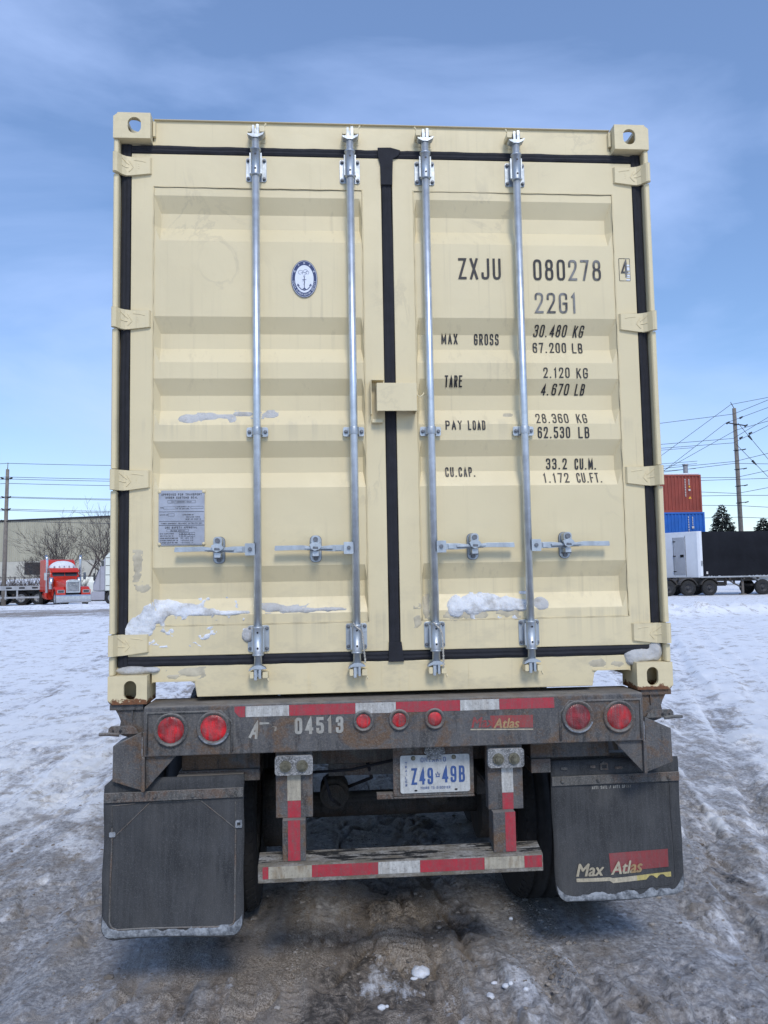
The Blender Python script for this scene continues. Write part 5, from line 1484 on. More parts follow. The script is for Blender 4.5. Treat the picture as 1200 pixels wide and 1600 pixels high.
for (x, y), z in zip(P, zz):
    s_ = min(.020, .0024 * math.exp(rs.gauss(0, .65)) + .0012); a = rs.uniform(0, 6.3); c, s2_ = math.cos(a), math.sin(a)
    q = [(u * rs.uniform(.7, 1.2), v * rs.uniform(.7, 1.2), w * rs.uniform(.6, 1)) for u, v, w in ico]
    cl.add([(x + (u * c - v * s2_) * s_ * 1.3, y + (u * s2_ + v * c) * s_, float(z) + w * s_ * .7 + s_ * .25) for u, v, w in q], icf)
mC = NT("ice_crumb", .8); mC.color(mC.mix(mC.ramp(mC.noise(mC.pos(), 9, 3), .42, .62), (0.16, 0.135, 0.11), (0.34, 0.31, 0.28)))
ob("ice_crumbs", cl, mC.m, None, kind='stuff', label="small crumbs of dirty ice scattered over the yard")

# ------------------------------------------------------------------ far things: shared bits
M['redpaint'] = plain("red_truck_paint", (0.55, 0.030, 0.012), .28, 0, .08, 3)
M['chrome'] = plain("dull_chrome", (0.55, 0.57, 0.60), .25, .9, .15, 5)
M['glass'] = plain("dark_glass", (0.05, 0.06, 0.07), .15, 0, .2, 2)
M['greypaint'] = plain("silver_grey_paint", (0.33, 0.325, 0.37), .35, .1, .08, 3)
M['whitepaint'] = plain("off_white_paint", (0.66, 0.68, 0.62), .4, 0, .06, 2)
M['blackp'] = plain("black_plastic", (0.02, 0.02, 0.022), .6, 0, .2, 4)
M['alu'] = plain("weathered_aluminium", (0.34, 0.35, 0.37), .45, .4, .25, 3)
M['wood'] = plain("weathered_pole_wood", (0.20, 0.175, 0.15), .9, 0, .25, 5, bump=.01)
M['wire'] = plain("power_cable", (0.06, 0.065, 0.08), .6, 0, .1, 1)
M['bark'] = plain("bare_bark", (0.105, 0.085, 0.078), .95, 0, .3, 6)
def wheel_mesh(r, w, m_rim):
    a = MB(); a.lathe([(-w / 2, r * .58), (-w / 2, r * .93), (-w * .38, r), (w * .38, r), (w / 2, r * .93), (w / 2, r * .58)], (0, 0, 0), 'x', 28)
    b = MB(); b.lathe([(w / 2 - .01, r * .58), (w * .42, r * .52), (w * .1, r * .45), (w * .12, r * .2), (w * .5, r * .18), (w * .5, .0001)], (0, 0, 0), 'x', 24); b.lathe([(-w / 2 + .01, r * .58), (-w * .4, r * .5), (-w * .2, .0001)], (0, 0, 0), 'x', 20)
    for k in range(8):
        t = 2 * PI * k / 8; b.cyl((w * .11, math.cos(t) * r * .33, math.sin(t) * r * .33), (w * .17, math.cos(t) * r * .33, math.sin(t) * r * .33), r * .05, n=6)
    return a.mesh("tyre", M['tyre']), b.mesh("wheel_rim", m_rim)
W1 = wheel_mesh(.52, .28, M['alu']); M['darkrim'] = plain("dirty_dark_rim", (0.045, 0.045, 0.05), .6, .3, .3, 4); W2 = wheel_mesh(.52, .28, M['darkrim'])
def wheels(rt, spots, w=W1):
    for x, y, s_ in spots:
        t = ob("tyre", w[0], None, rt, (x, y, .52), rot=(0, 0, 0 if s_ > 0 else PI)); ob("wheel_rim", w[1], None, t, (x, y, .52))
        bpy.context.view_layer.objects.active = None
        t.children[0].location = (0, 0, 0)

# red conventional truck: local front at -y
rt = root("red_truck", "red long nosed truck with chrome bumper, twin chrome stacks and snow on its roof", "truck", (-18.35, 54.6, gh(-18, 54)), R(31), world=False, scale=(.95, .95, 1.03))
ob("chassis_frame", MB().box(-.45, .45, -1.2, 6.6, .62, .92), M['blackp'], rt)
hood = MB()
sec = [(-1.25, .50, 1.02, 1.62), (-.2, .62, 1.0, 1.80), (1.15, .80, 1.0, 1.98)]
vv = []
for y, w, z0, z1 in sec: vv += [(-w, y, z0), (-w, y, z1 - .18), (-w + .14, y, z1 - .03), (0, y, z1), (w - .14, y, z1 - .03), (w, y, z1 - .18), (w, y, z0)]
hood.add(vv, [(i * 7 + k, (i + 1) * 7 + k, (i + 1) * 7 + k + 1, i * 7 + k + 1) for i in range(2) for k in range(6)] + [(0, 1, 2, 3, 4, 5, 6)])
ob("hood", hood, M['redpaint'], rt, bevel=.02)
for s_ in (-1, 1):
    f = MB(); pts = []
    for k in range(9): t = PI * k / 8; pts.append((-.75 - .66 * math.cos(t), .72 + .60 * math.sin(t)))
    inner = [(-.75 - .56 * math.cos(PI * k / 8), .72 + .50 * math.sin(PI * k / 8)) for k in range(8, -1, -1)]
    f.prism(pts + inner, s_ * .56, s_ * 1.20, 'x'); f.box(s_ * .56, s_ * 1.20, -1.44, -1.34, .74, 1.12)
    fo = ob("fender", f, M['redpaint'], rt, bevel=.02)
    ob("headlight", MB().box(s_ * .68, s_ * 1.08, -1.50, -1.441, .92, 1.08), M['glass'], rt, bevel=.02)
    ob("headlight_trim", MB().prism([(s_ * .64, .90), (s_ * 1.12, .90), (s_ * 1.12, 1.10), (s_ * .64, 1.10)], -1.47, -1.442, 'y', [[(s_ * .68, .92), (s_ * .68, 1.08), (s_ * 1.08, 1.08), (s_ * 1.08, .92)]]), M['chrome'], rt)
    st_ = MB(); st_.tube([(s_ * 1.20, 1.50, .9), (s_ * 1.20, 1.50, 3.15), (s_ * 1.21, 1.54, 3.30), (s_ * 1.26, 1.66, 3.48)], .095, 14)
    ob("exhaust_stack", st_, M['chrome'], rt)
    ob("air_cleaner", MB().cyl((s_ * 1.00, 1.0, 1.15), (s_ * 1.00, 1.0, 1.95), .17, n=16), M['chrome'], rt)
    mi_ = MB(); mi_.box(s_ * 1.32, s_ * 1.50, .98, 1.06, 1.78, 2.28).box(s_ * 1.0, s_ * 1.32, 1.01, 1.03, 2.2, 2.23)
    ob("mirror", mi_, M['chrome'], rt)
    ob("door_window", MB().box(s_ * 1.025, s_ * 1.032, 1.50, 2.10, 1.98, 2.42), M['glass'], rt)
    ob("fuel_tank", MB().cyl((s_ * .85, 1.9, .72), (s_ * .85, 3.3, .72), .30, n=20), M['redpaint'], rt)
ob("cab", MB().prism([(1.152, 1.0), (1.152, 2.02), (1.36, 2.50), (1.50, 2.60), (2.45, 2.66), (2.45, .95), (1.6, .95)], -1.02, 1.02, 'x'), M['redpaint'], rt, bevel=.04)
ob("sleeper", MB().prism([(2.46, .95), (2.46, 2.72), (2.70, 3.10), (3.0, 3.22), (4.3, 3.22), (4.3, .95)], -1.10, 1.10, 'x'), M['redpaint'], rt, bevel=.05)
ob("sleeper_window", MB().box(-.95, -.35, 2.60, 2.645, 2.76, 2.95).box(.35, .95, 2.60, 2.645, 2.76, 2.95), M['glass'], rt)
ws = MB(); ws.add([(-.88, 1.165, 2.06), (.88, 1.165, 2.06), (.84, 1.335, 2.46), (-.84, 1.335, 2.46), (-.88, 1.155, 2.06)], [(0, 1, 2, 3)]); ws = MB().prism([(1.130, 2.04), (1.145, 2.04), (1.335, 2.47), (1.320, 2.48)], -.88, .88, 'x')
ob("windshield", ws, M['glass'], rt)
ob("windshield_post", MB().prism([(1.125, 2.04), (1.135, 2.04), (1.325, 2.48), (1.315, 2.485)], -.02, .02, 'x'), M['redpaint'], rt)
ob("sun_visor", MB().prism([(1.36, 2.60), (1.02, 2.44), (.99, 2.30), (1.02, 2.295), (1.05, 2.41), (1.38, 2.53)], -.99, .99, 'x'), M['redpaint'], rt, bevel=.01)
for k in range(5): x = -.7 + .35 * k; ob("marker_light", MB().lathe([(0, .0001), (.02, .05), (.06, .06)], (x, 1.30, 2.70), 'y', 10).cyl((x, 1.36, 2.70), (x, 1.5, 2.66), .05, n=8), M['chrome'], rt)
gr = MB().prism([(-.50, .90), (.50, .90), (.50, 1.66), (.36, 1.76), (0, 1.80), (-.36, 1.76), (-.50, 1.66)], -1.36, -1.255, 'y', [[(-.40, 1.0), (-.40, 1.60), (.40, 1.60), (.40, 1.0)]])
g1 = ob("grille_surround", gr, M['chrome'], rt, bevel=.015)
gb = MB().box(-.4, .4, -1.29, -1.27, 1.0, 1.6)
for k in range(13): x = -.385 + k * .062; gb.box(x, x + .018, -1.32, -1.291, 1.0, 1.6)
ob("grille", gb, M['alu'], rt)
ob("winter_front_emblem", MB().tube([(math.cos(R(a)) * (.24 if a % 120 else .28) * (1.0), -1.335, 1.24 + math.sin(R(a)) * .22) for a in (90, 40, 0, -30, -90, -150, 180, 140, 91)], .012, 6), M['chrome'], rt)
ob("bumper", MB().prism([(-1.46, .24), (-1.56, .30), (-1.58, .46), (-1.58, .70), (-1.50, .78), (-1.38, .78), (-1.38, .24)], -1.22, 1.22, 'x'), M['chrome'], rt, bevel=.02)
wheels(rt, [(-1.0, -.75, -1), (1.0, -.75, 1), (-.98, 4.6, -1), (.98, 4.6, 1), (-.98, 5.9, -1), (.98, 5.9, 1)])
def pile(name, lab, cx, cy, z, sx, sy_, sz, seed, n=26, mat='snow', cat="snow", sink=0.0, parent=None):
    vv = []
    for j in range(n + 1):
        for i in range(n + 1):
            u, v = 2 * i / n - 1, 2 * j / n - 1; d = max(0, 1 - (abs(u) ** 2.4 + abs(v) ** 2.4))
            hgt = math.sqrt(d) * sz * (.8 + .5 * float(fbm(np.array([u * 2 + seed]), np.array([v * 2]), 3, seed)[0]))
            vv.append((cx + u * sx, cy + v * sy_, z + hgt - sink))
    n2 = n + 1; mb_ = MB().add(vv, [(j * n2 + i, j * n2 + i + 1, (j + 1) * n2 + i + 1, (j + 1) * n2 + i) for j in range(n) for i in range(n)], True)
    return mb_
def rotpt(rt_, x, y): c, s_ = math.cos(rt_.rotation_euler.z), math.sin(rt_.rotation_euler.z); return rt_.location.x + x * c - y * s_, rt_.location.y + x * s_ + y * c
sx_, sy_ = rotpt(rt, 0, 1.9)
o = ob("roof_snow", pile("s", "", 0, 0, 0, .92, .62, .50, 3), M['snow'], None, (sx_, sy_, rt.location.z + 2.64), rot=(0, 0, R(31)), label="rounded white cap of snow on the roof of the red truck", cat="snow")

# grey and white aerodynamic truck, facing left
wt = root("highway_truck", "tall aerodynamic truck with grey front and white body, facing left beside the red truck", "truck", (-15.2, 55.2, gh(-15.3, 55)), R(-84), world=False)
ob("chassis_frame", MB().box(-.45, .45, -1.2, 6.8, .62, .95), M['blackp'], wt)
ob("cab", MB().prism([(-1.42, 1.02), (-1.40, 1.50), (-1.30, 1.75), (-1.02, 2.45), (-.78, 3.05), (-.60, 3.38), (-.60, 1.02)], -1.15, 1.15, 'x'), M['greypaint'], wt, bevel=.07)
ob("windshield", MB().prism([(-1.36, 1.70), (-1.06, 2.46), (-1.09, 2.47), (-1.385, 1.71)], -1.0, 1.0, 'x'), M['glass'], wt)
ob("bumper", MB().prism([(-1.44, .36), (-1.56, .48), (-1.56, .84), (-1.46, .98), (-.62, .98), (-.62, .36)], -1.18, 1.18, 'x'), M['greypaint'], wt, bevel=.06)
ob("sleeper", MB().prism([(-.598, 1.02), (-.598, 3.40), (-.35, 3.66), (.0, 3.80), (.5, 3.86), (2.9, 3.86), (2.9, 1.02)], -1.17, 1.17, 'x'), M['whitepaint'], wt, bevel=.05)
for s_ in (-1, 1):
    ob("side_window", MB().prism(rrect(-.86, 2.72, -.68, 3.12, .06), s_ * 1.152, s_ * 1.158, 'x'), M['glass'], wt)
    for z in (1.35, 2.1, 2.75, 3.3): ob("door_hinge", MB().box(s_ * 1.172, s_ * 1.178, -.56, -.25, z, z + .04), M['blackp'], wt)
    ob("door_seam", MB().box(s_ * 1.152, s_ * 1.158, -.95, -.93, 1.1, 2.6), M['blackp'], wt)
    ob("mirror", MB().box(s_ * 1.28, s_ * 1.40, -1.35, -1.25, 1.75, 2.25), M['blackp'], wt)
    ob("headlight", MB().box(s_ * .75, s_ * 1.08, -1.60, -1.50, .66, .80), M['glass'], wt, bevel=.02)
    ob("fuel_tank", MB().cyl((s_ * .85, .7, .70), (s_ * .85, 2.2, .70), .30, n=20), M['alu'], wt)
wheels(wt, [(-1.0, -.10, -1), (1.0, -.10, 1), (-.98, 3.6, -1), (.98, 3.6, 1), (-.98, 4.9, -1), (.98, 4.9, 1)])

# white van far behind, between the two trucks
vn = root("white_van", "white boxy van far behind, between the red truck and the grey truck", "van", (-20.6, 68.5, -.3), R(14), world=False, scale=(1.1, 1, .86))
ob("body", MB().prism([(-2.6, .45), (-2.6, 1.2), (-1.9, 1.4), (-1.4, 2.2), (-1.2, 2.75), (2.6, 2.75), (2.6, .45)], -1.0, 1.0, 'x'), M['whitepaint'], vn, bevel=.05)
ob("side_window", MB().box(-1.008, -1.002, -1.3, -.6, 1.5, 2.1).box(-1.008, -1.002, .4, 1.0, 1.5, 2.3).box(1.002, 1.008, -1.3, -.6, 1.5, 2.1).box(1.002, 1.008, .2, .9, 1.5, 2.3), M['glass'], vn)
wheels(vn, [(-.9, -1.7, -1), (.9, -1.7, 1), (-.9, 1.7, -1), (.9, 1.7, 1)], wheel_mesh(.52 * .8, .24, M['alu']))

# empty grey trailer at the left edge
ft = root("flatbed_trailer", "empty grey flatbed trailer with its wheels, parked behind the left pole", "trailer", (-22.8, 57.6, gh(-22.8, 57.6)), R(6), world=False)
ob("deck", MB().box(-5.0, 2.2, -.1, 2.4, 1.28, 1.42), M['alu'], ft, bevel=.01)
ob("side_rail", MB().box(-5.0, 2.2, -.16, -.11, 1.12, 1.44), M['alu'], ft)
mb = MB()
for x in (-4.0, -2.6, -1.0, -.2, 1.55): mb.box(x, x + .12, -.10, -.04, .45, 1.27)
ob("stake_post", mb, M['alu'], ft)
ob("rear_bumper", MB().box(-4.9, 2.1, -.12, -.05, .52, .64), M['alu'], ft)
mb = MB()
for k in range(6): mb.box(-3.6 + k * .9, -3.2 + k * .9, -.168, -.162, 1.22, 1.34)
ob("side_panel", mb, M['blackp'], ft)
for x in (-3.0, -1.55, .05, 1.25):
    t = ob("tyre", W1[0], None, ft, (x, .35, .52), rot=(0, 0, -PI / 2)); r = ob("wheel_rim", W1[1], None, t); r.location = (0, 0, 0)
    t = ob("tyre", W1[0], None, ft, (x, 2.0, .52), rot=(0, 0, PI / 2)); r = ob("wheel_rim", W1[1], None, t); r.location = (0, 0, 0)
ob("mud_flap", MB().box(1.72, 1.75, .1, .7, .30, 1.1), M['blackp'], ft)
ob("frame_beam", MB().box(-5.0, 2.1, .5, .65, .85, 1.275).box(-5.0, 2.1, 1.7, 1.85, .85, 1.275), M['blackp'], ft)

ob("snow_bank", pile("b", "", 0, 0, 0, 6.5, 2.0, 1.75, 9, 40), M['snow'], None, (-26.0, 69.0, -.05), label="long snow bank behind the empty grey trailer", cat="snow bank")
ob("snow_bank", pile("b", "", 0, 0, 0, 4.8, 1.5, .26, 19, 40), M['snow'], None, (-16.0, 52.0, -.10), label="low ridge of snow in front of the red truck", cat="snow bank")
# dark scrub in front of that bank
rs = random.Random(21); mb = MB()
for k in range(1100):
    x, y = rs.uniform(-31, -20.5), 65.8 + rs.uniform(-.7, .7); L = rs.uniform(.9, 2.3); a = rs.uniform(-.5, .5); b_ = rs.uniform(-.4, .4)
    mb.tube([(x, y, 0), (x + a * L * .4, y + b_ * .3, L * .6), (x + a * L, y + b_ * .6, L)], [.022, .016, .008], 3)
    mb.tube([(x + a * L * .4, y + b_ * .3, L * .6), (x + a * L * .4 + rs.uniform(-.5, .5), y, L * .6 + rs.uniform(.2, .6))], [.012, .006], 3)
ob("scrub", mb, M['bark'], None, kind='stuff', label="dark leafless scrub behind the empty grey trailer")

# warehouse
bd_ = root("warehouse", "long low beige metal clad warehouse behind the trucks on the left", "building", (-34, 96.5, 0), R(-20), world=False)
def clad_mat():
    m = NT("beige_cladding", .6); x = m.xyz(True)
    c = m.mix(m.ramp(m.noise(m.pos((1, 1, .12), obj=True), .8, 5), .3, .7), (0.335, 0.315, 0.240), (0.42, 0.395, 0.305))
    m.color(c); return m.m
mb = MB(); xs = []; x = -60
while x < 45: xs.append(x); x += .30
vv = []
for k, x in enumerate(xs):
    for xx, d in ((x, 0), (x + .17, 0), (x + .19, -.04), (x + .28, -.04)): vv += [(xx, d, 4.25), (xx, d, 9.2)]
mb.add(vv, [(2 * i, 2 * i + 2, 2 * i + 3, 2 * i + 1) for i in range(len(vv) // 2 - 1)])
ob("cladding_wall", mb, clad_mat(), bd_)
mlow = plain("pale_block_wall", (0.46, 0.44, 0.38), .8, 0, .1, 1)
b = ob("block_wall", MB().box(-60, 45, -.06, .05, 0, 4.23), mlow, bd_)
ob("roof", MB().box(-60.2, 45.2, -.15, 30, 9.2, 9.42), M['blackp'], bd_)
ob("side_wall", MB().box(-60, -59.9, .06, 29.9, 0, 9.19).box(44.9, 45, .06, 29.9, 0, 9.19).box(-59.9, 44.9, 29.7, 29.9, 0, 9.19), mlow, bd_)
for x in (-17, -3.1, 8.0, 15.0): ob("bay_door", MB().box(x, x + 2.5, -.12, -.065, .2 if x > 6 else 2.6, 4.05), M['blackp'], bd_)
# chain link fence before it
fn = root("chain_link_fence", "thin chain link fence with posts in front of the warehouse", "fence", (-32, 86, 0), R(-12), world=False)
for k in range(26): ob("fence_post", MB().cyl((-35 + k * 3, 0, 0), (-35 + k * 3, 0, 2.3), .04, n=6), M['blackp'], fn)
mb = MB(); mb.tube([(-35, 0, 2.25), (40, 0, 2.25)], .03, 5); mb.tube([(-35, 0, .1), (40, 0, .1)], .02, 4)
for k in range(520): x = -35 + k * .144; mb.tube([(x, 0, .1), (x + .9, 0, 2.25)], .004, 3); mb.tube([(x + .9, 0.01, .1), (x, 0.01, 2.25)], .004, 3)
ob("fence_mesh", mb, M['blackp'], fn, kind='stuff')

# bare trees
def tree(x, y, h, seed, lab, lean=0, stems=1, spread=.5, group=None):
    r_ = random.Random(seed); t = root("bare_tree", lab, "tree", (x, y, 0), group=group, world=False)
    tk, br = MB(), MB()
    def grow(mb_, p, d, L, r, lv):
        n = 5; pts = [p]; q = p.copy(); dd = d.copy()
        for i in range(n):
            dd = (dd + Vector((r_.gauss(0, .12), r_.gauss(0, .12), r_.gauss(.03, .06)))).normalized(); q = q + dd * L / n; pts.append(q.copy())
        rr = [r * (1 - .55 * i / n) for i in range(n + 1)]
        mb_.tube(pts, rr, 6 if lv < 2 else 3)
        if lv >= 4: return
        kids = (5, 4, 4, 3, 3)[lv]
        for k in range(kids):
            i = r_.randint(2, n) if k else n
            ax = dd.orthogonal().normalized(); ax.rotate(Matrix.Rotation(r_.uniform(0, 2 * PI), 3, dd))
            nd = (dd + ax * r_.uniform(.35, .85) * (spread + .5)).normalized(); nd.z = max(nd.z, -.05) + .10
            grow(br, pts[i].copy(), nd.normalized(), L * r_.uniform(.55, .78), max(.013, rr[i] * .68), lv + 1)
    for k in range(stems):
        a = r_.uniform(0, 6.3); d = Vector((math.cos(a) * .22 * (stems > 1) + lean, math.sin(a) * .2 * (stems > 1), 1)).normalized()
        grow(tk, Vector((.2 * k, .1 * k, -.05)), d, h * .36, h * .016, 0)
    ob("trunk", tk, M['bark'], t); ob("crown", br, M['bark'], t)
tree(-24.8, 74, 9.0, 31, "leafless tree just left of the red truck, its boughs leaning left", -.30, 2)
tree(-23.2, 74, 10.0, 34, "tallest leafless tree, rising between the red truck's two stacks", .02, 2)
tree(-21.6, 75, 10.2, 36, "leafless tree with spreading boughs behind the grey truck", .12, 2)
tree(-28.4, 76, 5.2, 38, "small thin leafless tree above the dark bay door", 0, 3)

# utility poles and cables
def at(px, py, Y):
    Rm = cam.rotation_euler.to_matrix(); d = Rm @ Vector(((px - 600) / 1250, (800 - py) / 1250, -1)); t = (Y - cam.location.y) / d.y
    return cam.location + d * t
lp_ = at(5, 945, 57.5); LX = lp_.x
p1 = root("utility_pole", "tall thin grey utility pole at the left edge, in front of the empty trailer", "utility pole", (LX, 57.5, 0), world=False)
ob("pole", MB().cyl((0, 0, -.3), (.12, 0, 10.1), .17, .12, 12).cyl((.12, 0, 10.1), (.14, 0, 10.6), .03, n=6), M['wood'], p1)
for z, w in ((9.35, .42), (7.95, .34), (7.05, .34), (6.2, .34)):
    mb_ = MB()
    for s_ in (-1, 1):
        mb_.tube([(.1, -.1, z), (.1 + s_ * w * .5, -.1, z + .02), (.1 + s_ * w * .7, -.1, z + .06)], .03, 6); mb_.cyl((.1 + s_ * w * .55, -.1, z + .03), (.1 + s_ * w, -.1, z + .10), .07, .05, 8)
    ob("insulator_arm", mb_, M['blackp'], p1)
def cable(a, b, sag, lab, r=.022):
    a, b = Vector(a), Vector(b); n = 24; pts = []
    for i in range(n + 1): t = i / n; q = a.lerp(b, t); q.z -= sag * 4 * t * (1 - t); pts.append(q)
    ob("power_cable", MB().tube(pts, r, 5), M['wire'], None, label=lab, cat="power cable", group="overhead cables on the left pole" if 'left' in lab else "overhead cables on the right pole")
ords = ("highest", "second highest", "third highest", "fourth highest", "fifth highest", "sixth highest", "seventh highest", "eighth highest", "lowest")
for k, (z, y0) in enumerate(((10.55, 57.5), (9.5, 57.3), (9.4, 57.7), (9.05, 57.5), (8.03, 57.3), (8.0, 57.7), (7.12, 57.3), (7.05, 57.7), (6.25, 57.5))):
    a = Vector((LX + .1, y0, z)); b = Vector((31.2 + .3 * math.sin(k), 62 + .1 * (k % 3), z + 1.6 - .10 * k))
    dirv = (b - a); c = a - dirv * .8
    cable(a, b, .75, f"{ords[k]} thin cable running from the left pole behind the container", .019)
    cable(c, a, .55, f"{ords[k]} thin cable leaving the left pole out of the frame to the left", .019)
# right hand pole
Y2 = 62
top = at(1147, 638, Y2); bot = at(1156, 824, Y2)
p2 = root("utility_pole", "tall weathered wooden utility pole rising behind the black trailer on the right", "utility pole", (bot.x, Y2, 0), world=False)
dx = top.x - bot.x
ob("pole", MB().cyl((.10, 0, -.3), (dx, 0, top.z), .22, .16, 12), M['wood'], p2)
mb_ = MB(); t0 = Vector((dx, 0, top.z))
mb_.tube([t0, t0 + Vector((-.25, 0, .45)), t0 + Vector((-.27, 0, .55))], .03, 6)
mb_.tube([t0 + Vector((-.75, -.2, -1.3)), t0 + Vector((.85, -.2, -1.55))], .05, 6)
for dx_, dz in ((-.75, -1.3), (.45, -.85), (.85, -1.55), (.35, -2.6), (1.2, -2.2)): mb_.cyl(t0 + Vector((dx_ - .1, -.2, dz - .06)), t0 + Vector((dx_ + .16, -.2, dz + .08)), .09, .06, 8)
ob("insulator_arm", mb_, M['blackp'], p2)
mb_ = MB()
for z in (.36, .52, .66, .80): q = t0 * 1; zc = top.z - (top.z - bot.z) * z; xc = dx * (zc / top.z); mb_.tube([(xc - .35, -.2, zc), (xc + .55, -.2, zc + .08)], .035, 5); mb_.cyl((xc + .45, -.2, zc + .05), (xc + .75, -.2, zc + .12), .05, n=6)
ob("cable_clamp", mb_, M['blackp'], p2)
seg = [((1035, 661), (1146, 647), (1200, 625), "upper crossing cable"),
       ((1025, 718), (1142, 632), (1210, 619), "slanting cable to the pole's very tip"),
       ((1025, 745), (1134, 661), (1210, 633), "slanting cable to the left insulator"),
       ((1025, 742), (1150, 672), (1210, 655), "slanting cable to the right insulator"),
       ((1025, 695), (1146, 685), (1210, 646), "cable at the height of the second insulator"),
       ((1025, 701), (1146, 692), (1210, 660), "cable just below the second insulator"),
       ((1025, 733), (1148, 721), (1210, 706), "cable a third of the way down the pole"),
       ((1025, 739), (1148, 724), (1210, 725), "sagging cable a third of the way down the pole"),
       ((1025, 747), (1150, 746), (1210, 733), "cable halfway down the pole"),
       ((1025, 753), (1150, 749), (1210, 747), "sagging cable halfway down the pole"),
       ((1025, 766), (1152, 771), (1210, 760), "cable two thirds down the pole"),
       ((1025, 776), (1152, 774), (1210, 774), "sagging cable two thirds down the pole"),
       ((1025, 789), (1154, 790), (1210, 793), "lowest cable but one on the pole"),
       ((1025, 811), (1155, 808), (1210, 810), "lowest cable on the pole")]
for a, b, c, lab in seg:
    B_ = at(*b, Y2 - .2); A_ = at(*a, Y2 + 6 if 'slant' in lab else Y2 + 2); C_ = at(*c, Y2 - 4)
    A_ = B_ + (A_ - B_) * 1.6; C_ = B_ + (C_ - B_) * 2.5
    ob("power_cable", MB().tube([A_, B_, C_], .021, 5), M['wire'], None, label=f"{lab} on the right", cat="power cable", group="overhead cables on the right pole")
for k, (a, b) in enumerate((((1153, 661), (1215, 735)), ((1150, 694), (1215, 760)))):
    A_, B_ = at(*a, Y2 - .3), at(*b, Y2 - 3); o = ob("guy_wire", MB().tube([A_, B_, B_ + (B_ - A_) * 1.2], .022, 5), M['wire'], None, label=("upper" if k == 0 else "lower") + " guy wire slanting down to the right from the pole", cat="guy wire")
    mm = MB(); q = A_.lerp(B_, .32 if k == 0 else .45); mm.cyl(q - (B_ - A_).normalized() * .25, q + (B_ - A_).normalized() * .25, .10, .05, 8)
    o2_ = bpy.data.objects.new("strain_insulator", mm.mesh("strain_insulator", M['blackp'])); COL.objects.link(o2_); o2_.parent = o

# stack of containers on the right
def rib_container(name, lab, x1, y, z0, L, H, col, rusty=.1, group=None):
    c = root(name, lab, "shipping container", (x1 - L, y, z0), group=group, world=False)
    m = plain(name + "_paint", col, .55, 0, .16, 1.2); mb_ = MB(); p = L / 44; vv = []
    for k in range(44):
        x = .12 + k * (L - .24) / 44; p = (L - .24) / 44
        for a, d in ((0, .0), (.3, 0), (.5, .06), (.8, .06)): vv += [(x + a * p, d, .16), (x + a * p, d, H - .12)]
    vv += [(L - .12, 0, .16), (L - .12, 0, H - .12)]
    mb_.add(vv, [(2 * i, 2 * i + 2, 2 * i + 3, 2 * i + 1) for i in range(len(vv) // 2 - 1)])
    ob("side_wall", mb_, m, c)
    ob("frame", MB().box(0, .12, -.03, 2.44, 0, H).box(L - .12, L, -.03, 2.44, 0, H).box(.12, L - .12, -.03, .05, 0, .16).box(.12, L - .12, -.03, .05, H - .12, H).box(.12, L - .12, 2.38, 2.43, 0, H), m, c)
    mb_ = MB()
    for k in range(20): y0 = .07 + k * .115; mb_.box(L - .005, L + (.002 if k % 2 else .02), y0, y0 + .06, .16, H - .12)
    mb_.box(.12, L - .12, .051, 2.379, H - .08, H - .03)
    ob("end_wall", mb_, m, c)
    mk = MB()
    return c
XR = at(1096.5, 760, 55).x
LT = 12.19
cb = rib_container("stacked_container", "blue shipping container, middle one of the stack, under the red one", XR + .1, 55, 3.21, LT, 2.896, (0.012, 0.12, 0.46), group="stacked containers at the right")
crd = rib_container("stacked_container", "rusty red shipping container with snow on top, topmost of the stack", XR - .05, 55, 6.11, LT, 2.85, (0.27, 0.050, 0.032), group="stacked containers at the right")
cg = rib_container("stacked_container", "dark container at the foot of the stack, hidden behind the white nosed trailer", XR + .05, 55, .30, LT, 2.896, (0.02, 0.04, 0.10), group="stacked containers at the right")
ob("dunnage", MB().box(XR - LT, XR, 55.1, 57.3, -.1, .298), M['blackp'], None, label="dark timber bearers under the container stack", cat="timber")
mw = plain("white_marking", (0.55, 0.52, 0.50), .6, 0, .1, 2); my = plain("yellow_marking", (0.75, 0.42, 0.03), .6, 0, .1, 2)
mb = MB()
for k in range(11): mb.box(LT - 1.28, LT - 1.20, -.004, -.001, 2.45 - k * .125, 2.52 - k * .125)
for k in range(5): mb.box(LT - .98, LT - .90, -.004, -.001, 2.46 - k * .10, 2.52 - k * .10)
mb.box(LT - 1.0, LT - .84, -.004, -.001, 1.62, 1.76)
ob("marking", mb, mw, crd); mb = MB().box(LT - .98, LT - .86, -.004, -.001, 1.88, 2.00).prism([(LT - 1.03, 1.02), (LT - .80, 1.02), (LT - .90, 1.22)], -.004, -.001); ob("warning_triangle", mb, my, crd)
mb = MB()
for k in range(8): mb.box(LT - 1.30, LT - 1.24, -.034, -.031, 2.45 - k * .19, 2.58 - k * .19)
for k in range(5): mb.box(LT - .98, LT - .92, -.034, -.031, 2.45 - k * .13, 2.55 - k * .13)
mb.box(LT - 1.03, LT - .86, -.034, -.031, 1.66, 1.84); ob("marking", mb, mw, cb)
ob("roof_snow", MB().box(XR - LT + .1, XR - .15, 55.0, 57.3, 8.962, 9.09), M['snow'], None, bevel=.05, label="flat layer of snow on top of the rusty red container", cat="snow")
pv = at(1071, 733, 60); ob("roof_vent", MB().cyl((pv.x, 60, 0), (pv.x, 60, pv.z + .3), .19, n=10).cyl((pv.x, 60, pv.z + .3), (pv.x, 60, pv.z + .42), .24, n=10), M['alu'], None, label="grey vent pipe sticking up behind the red container", cat="pipe")

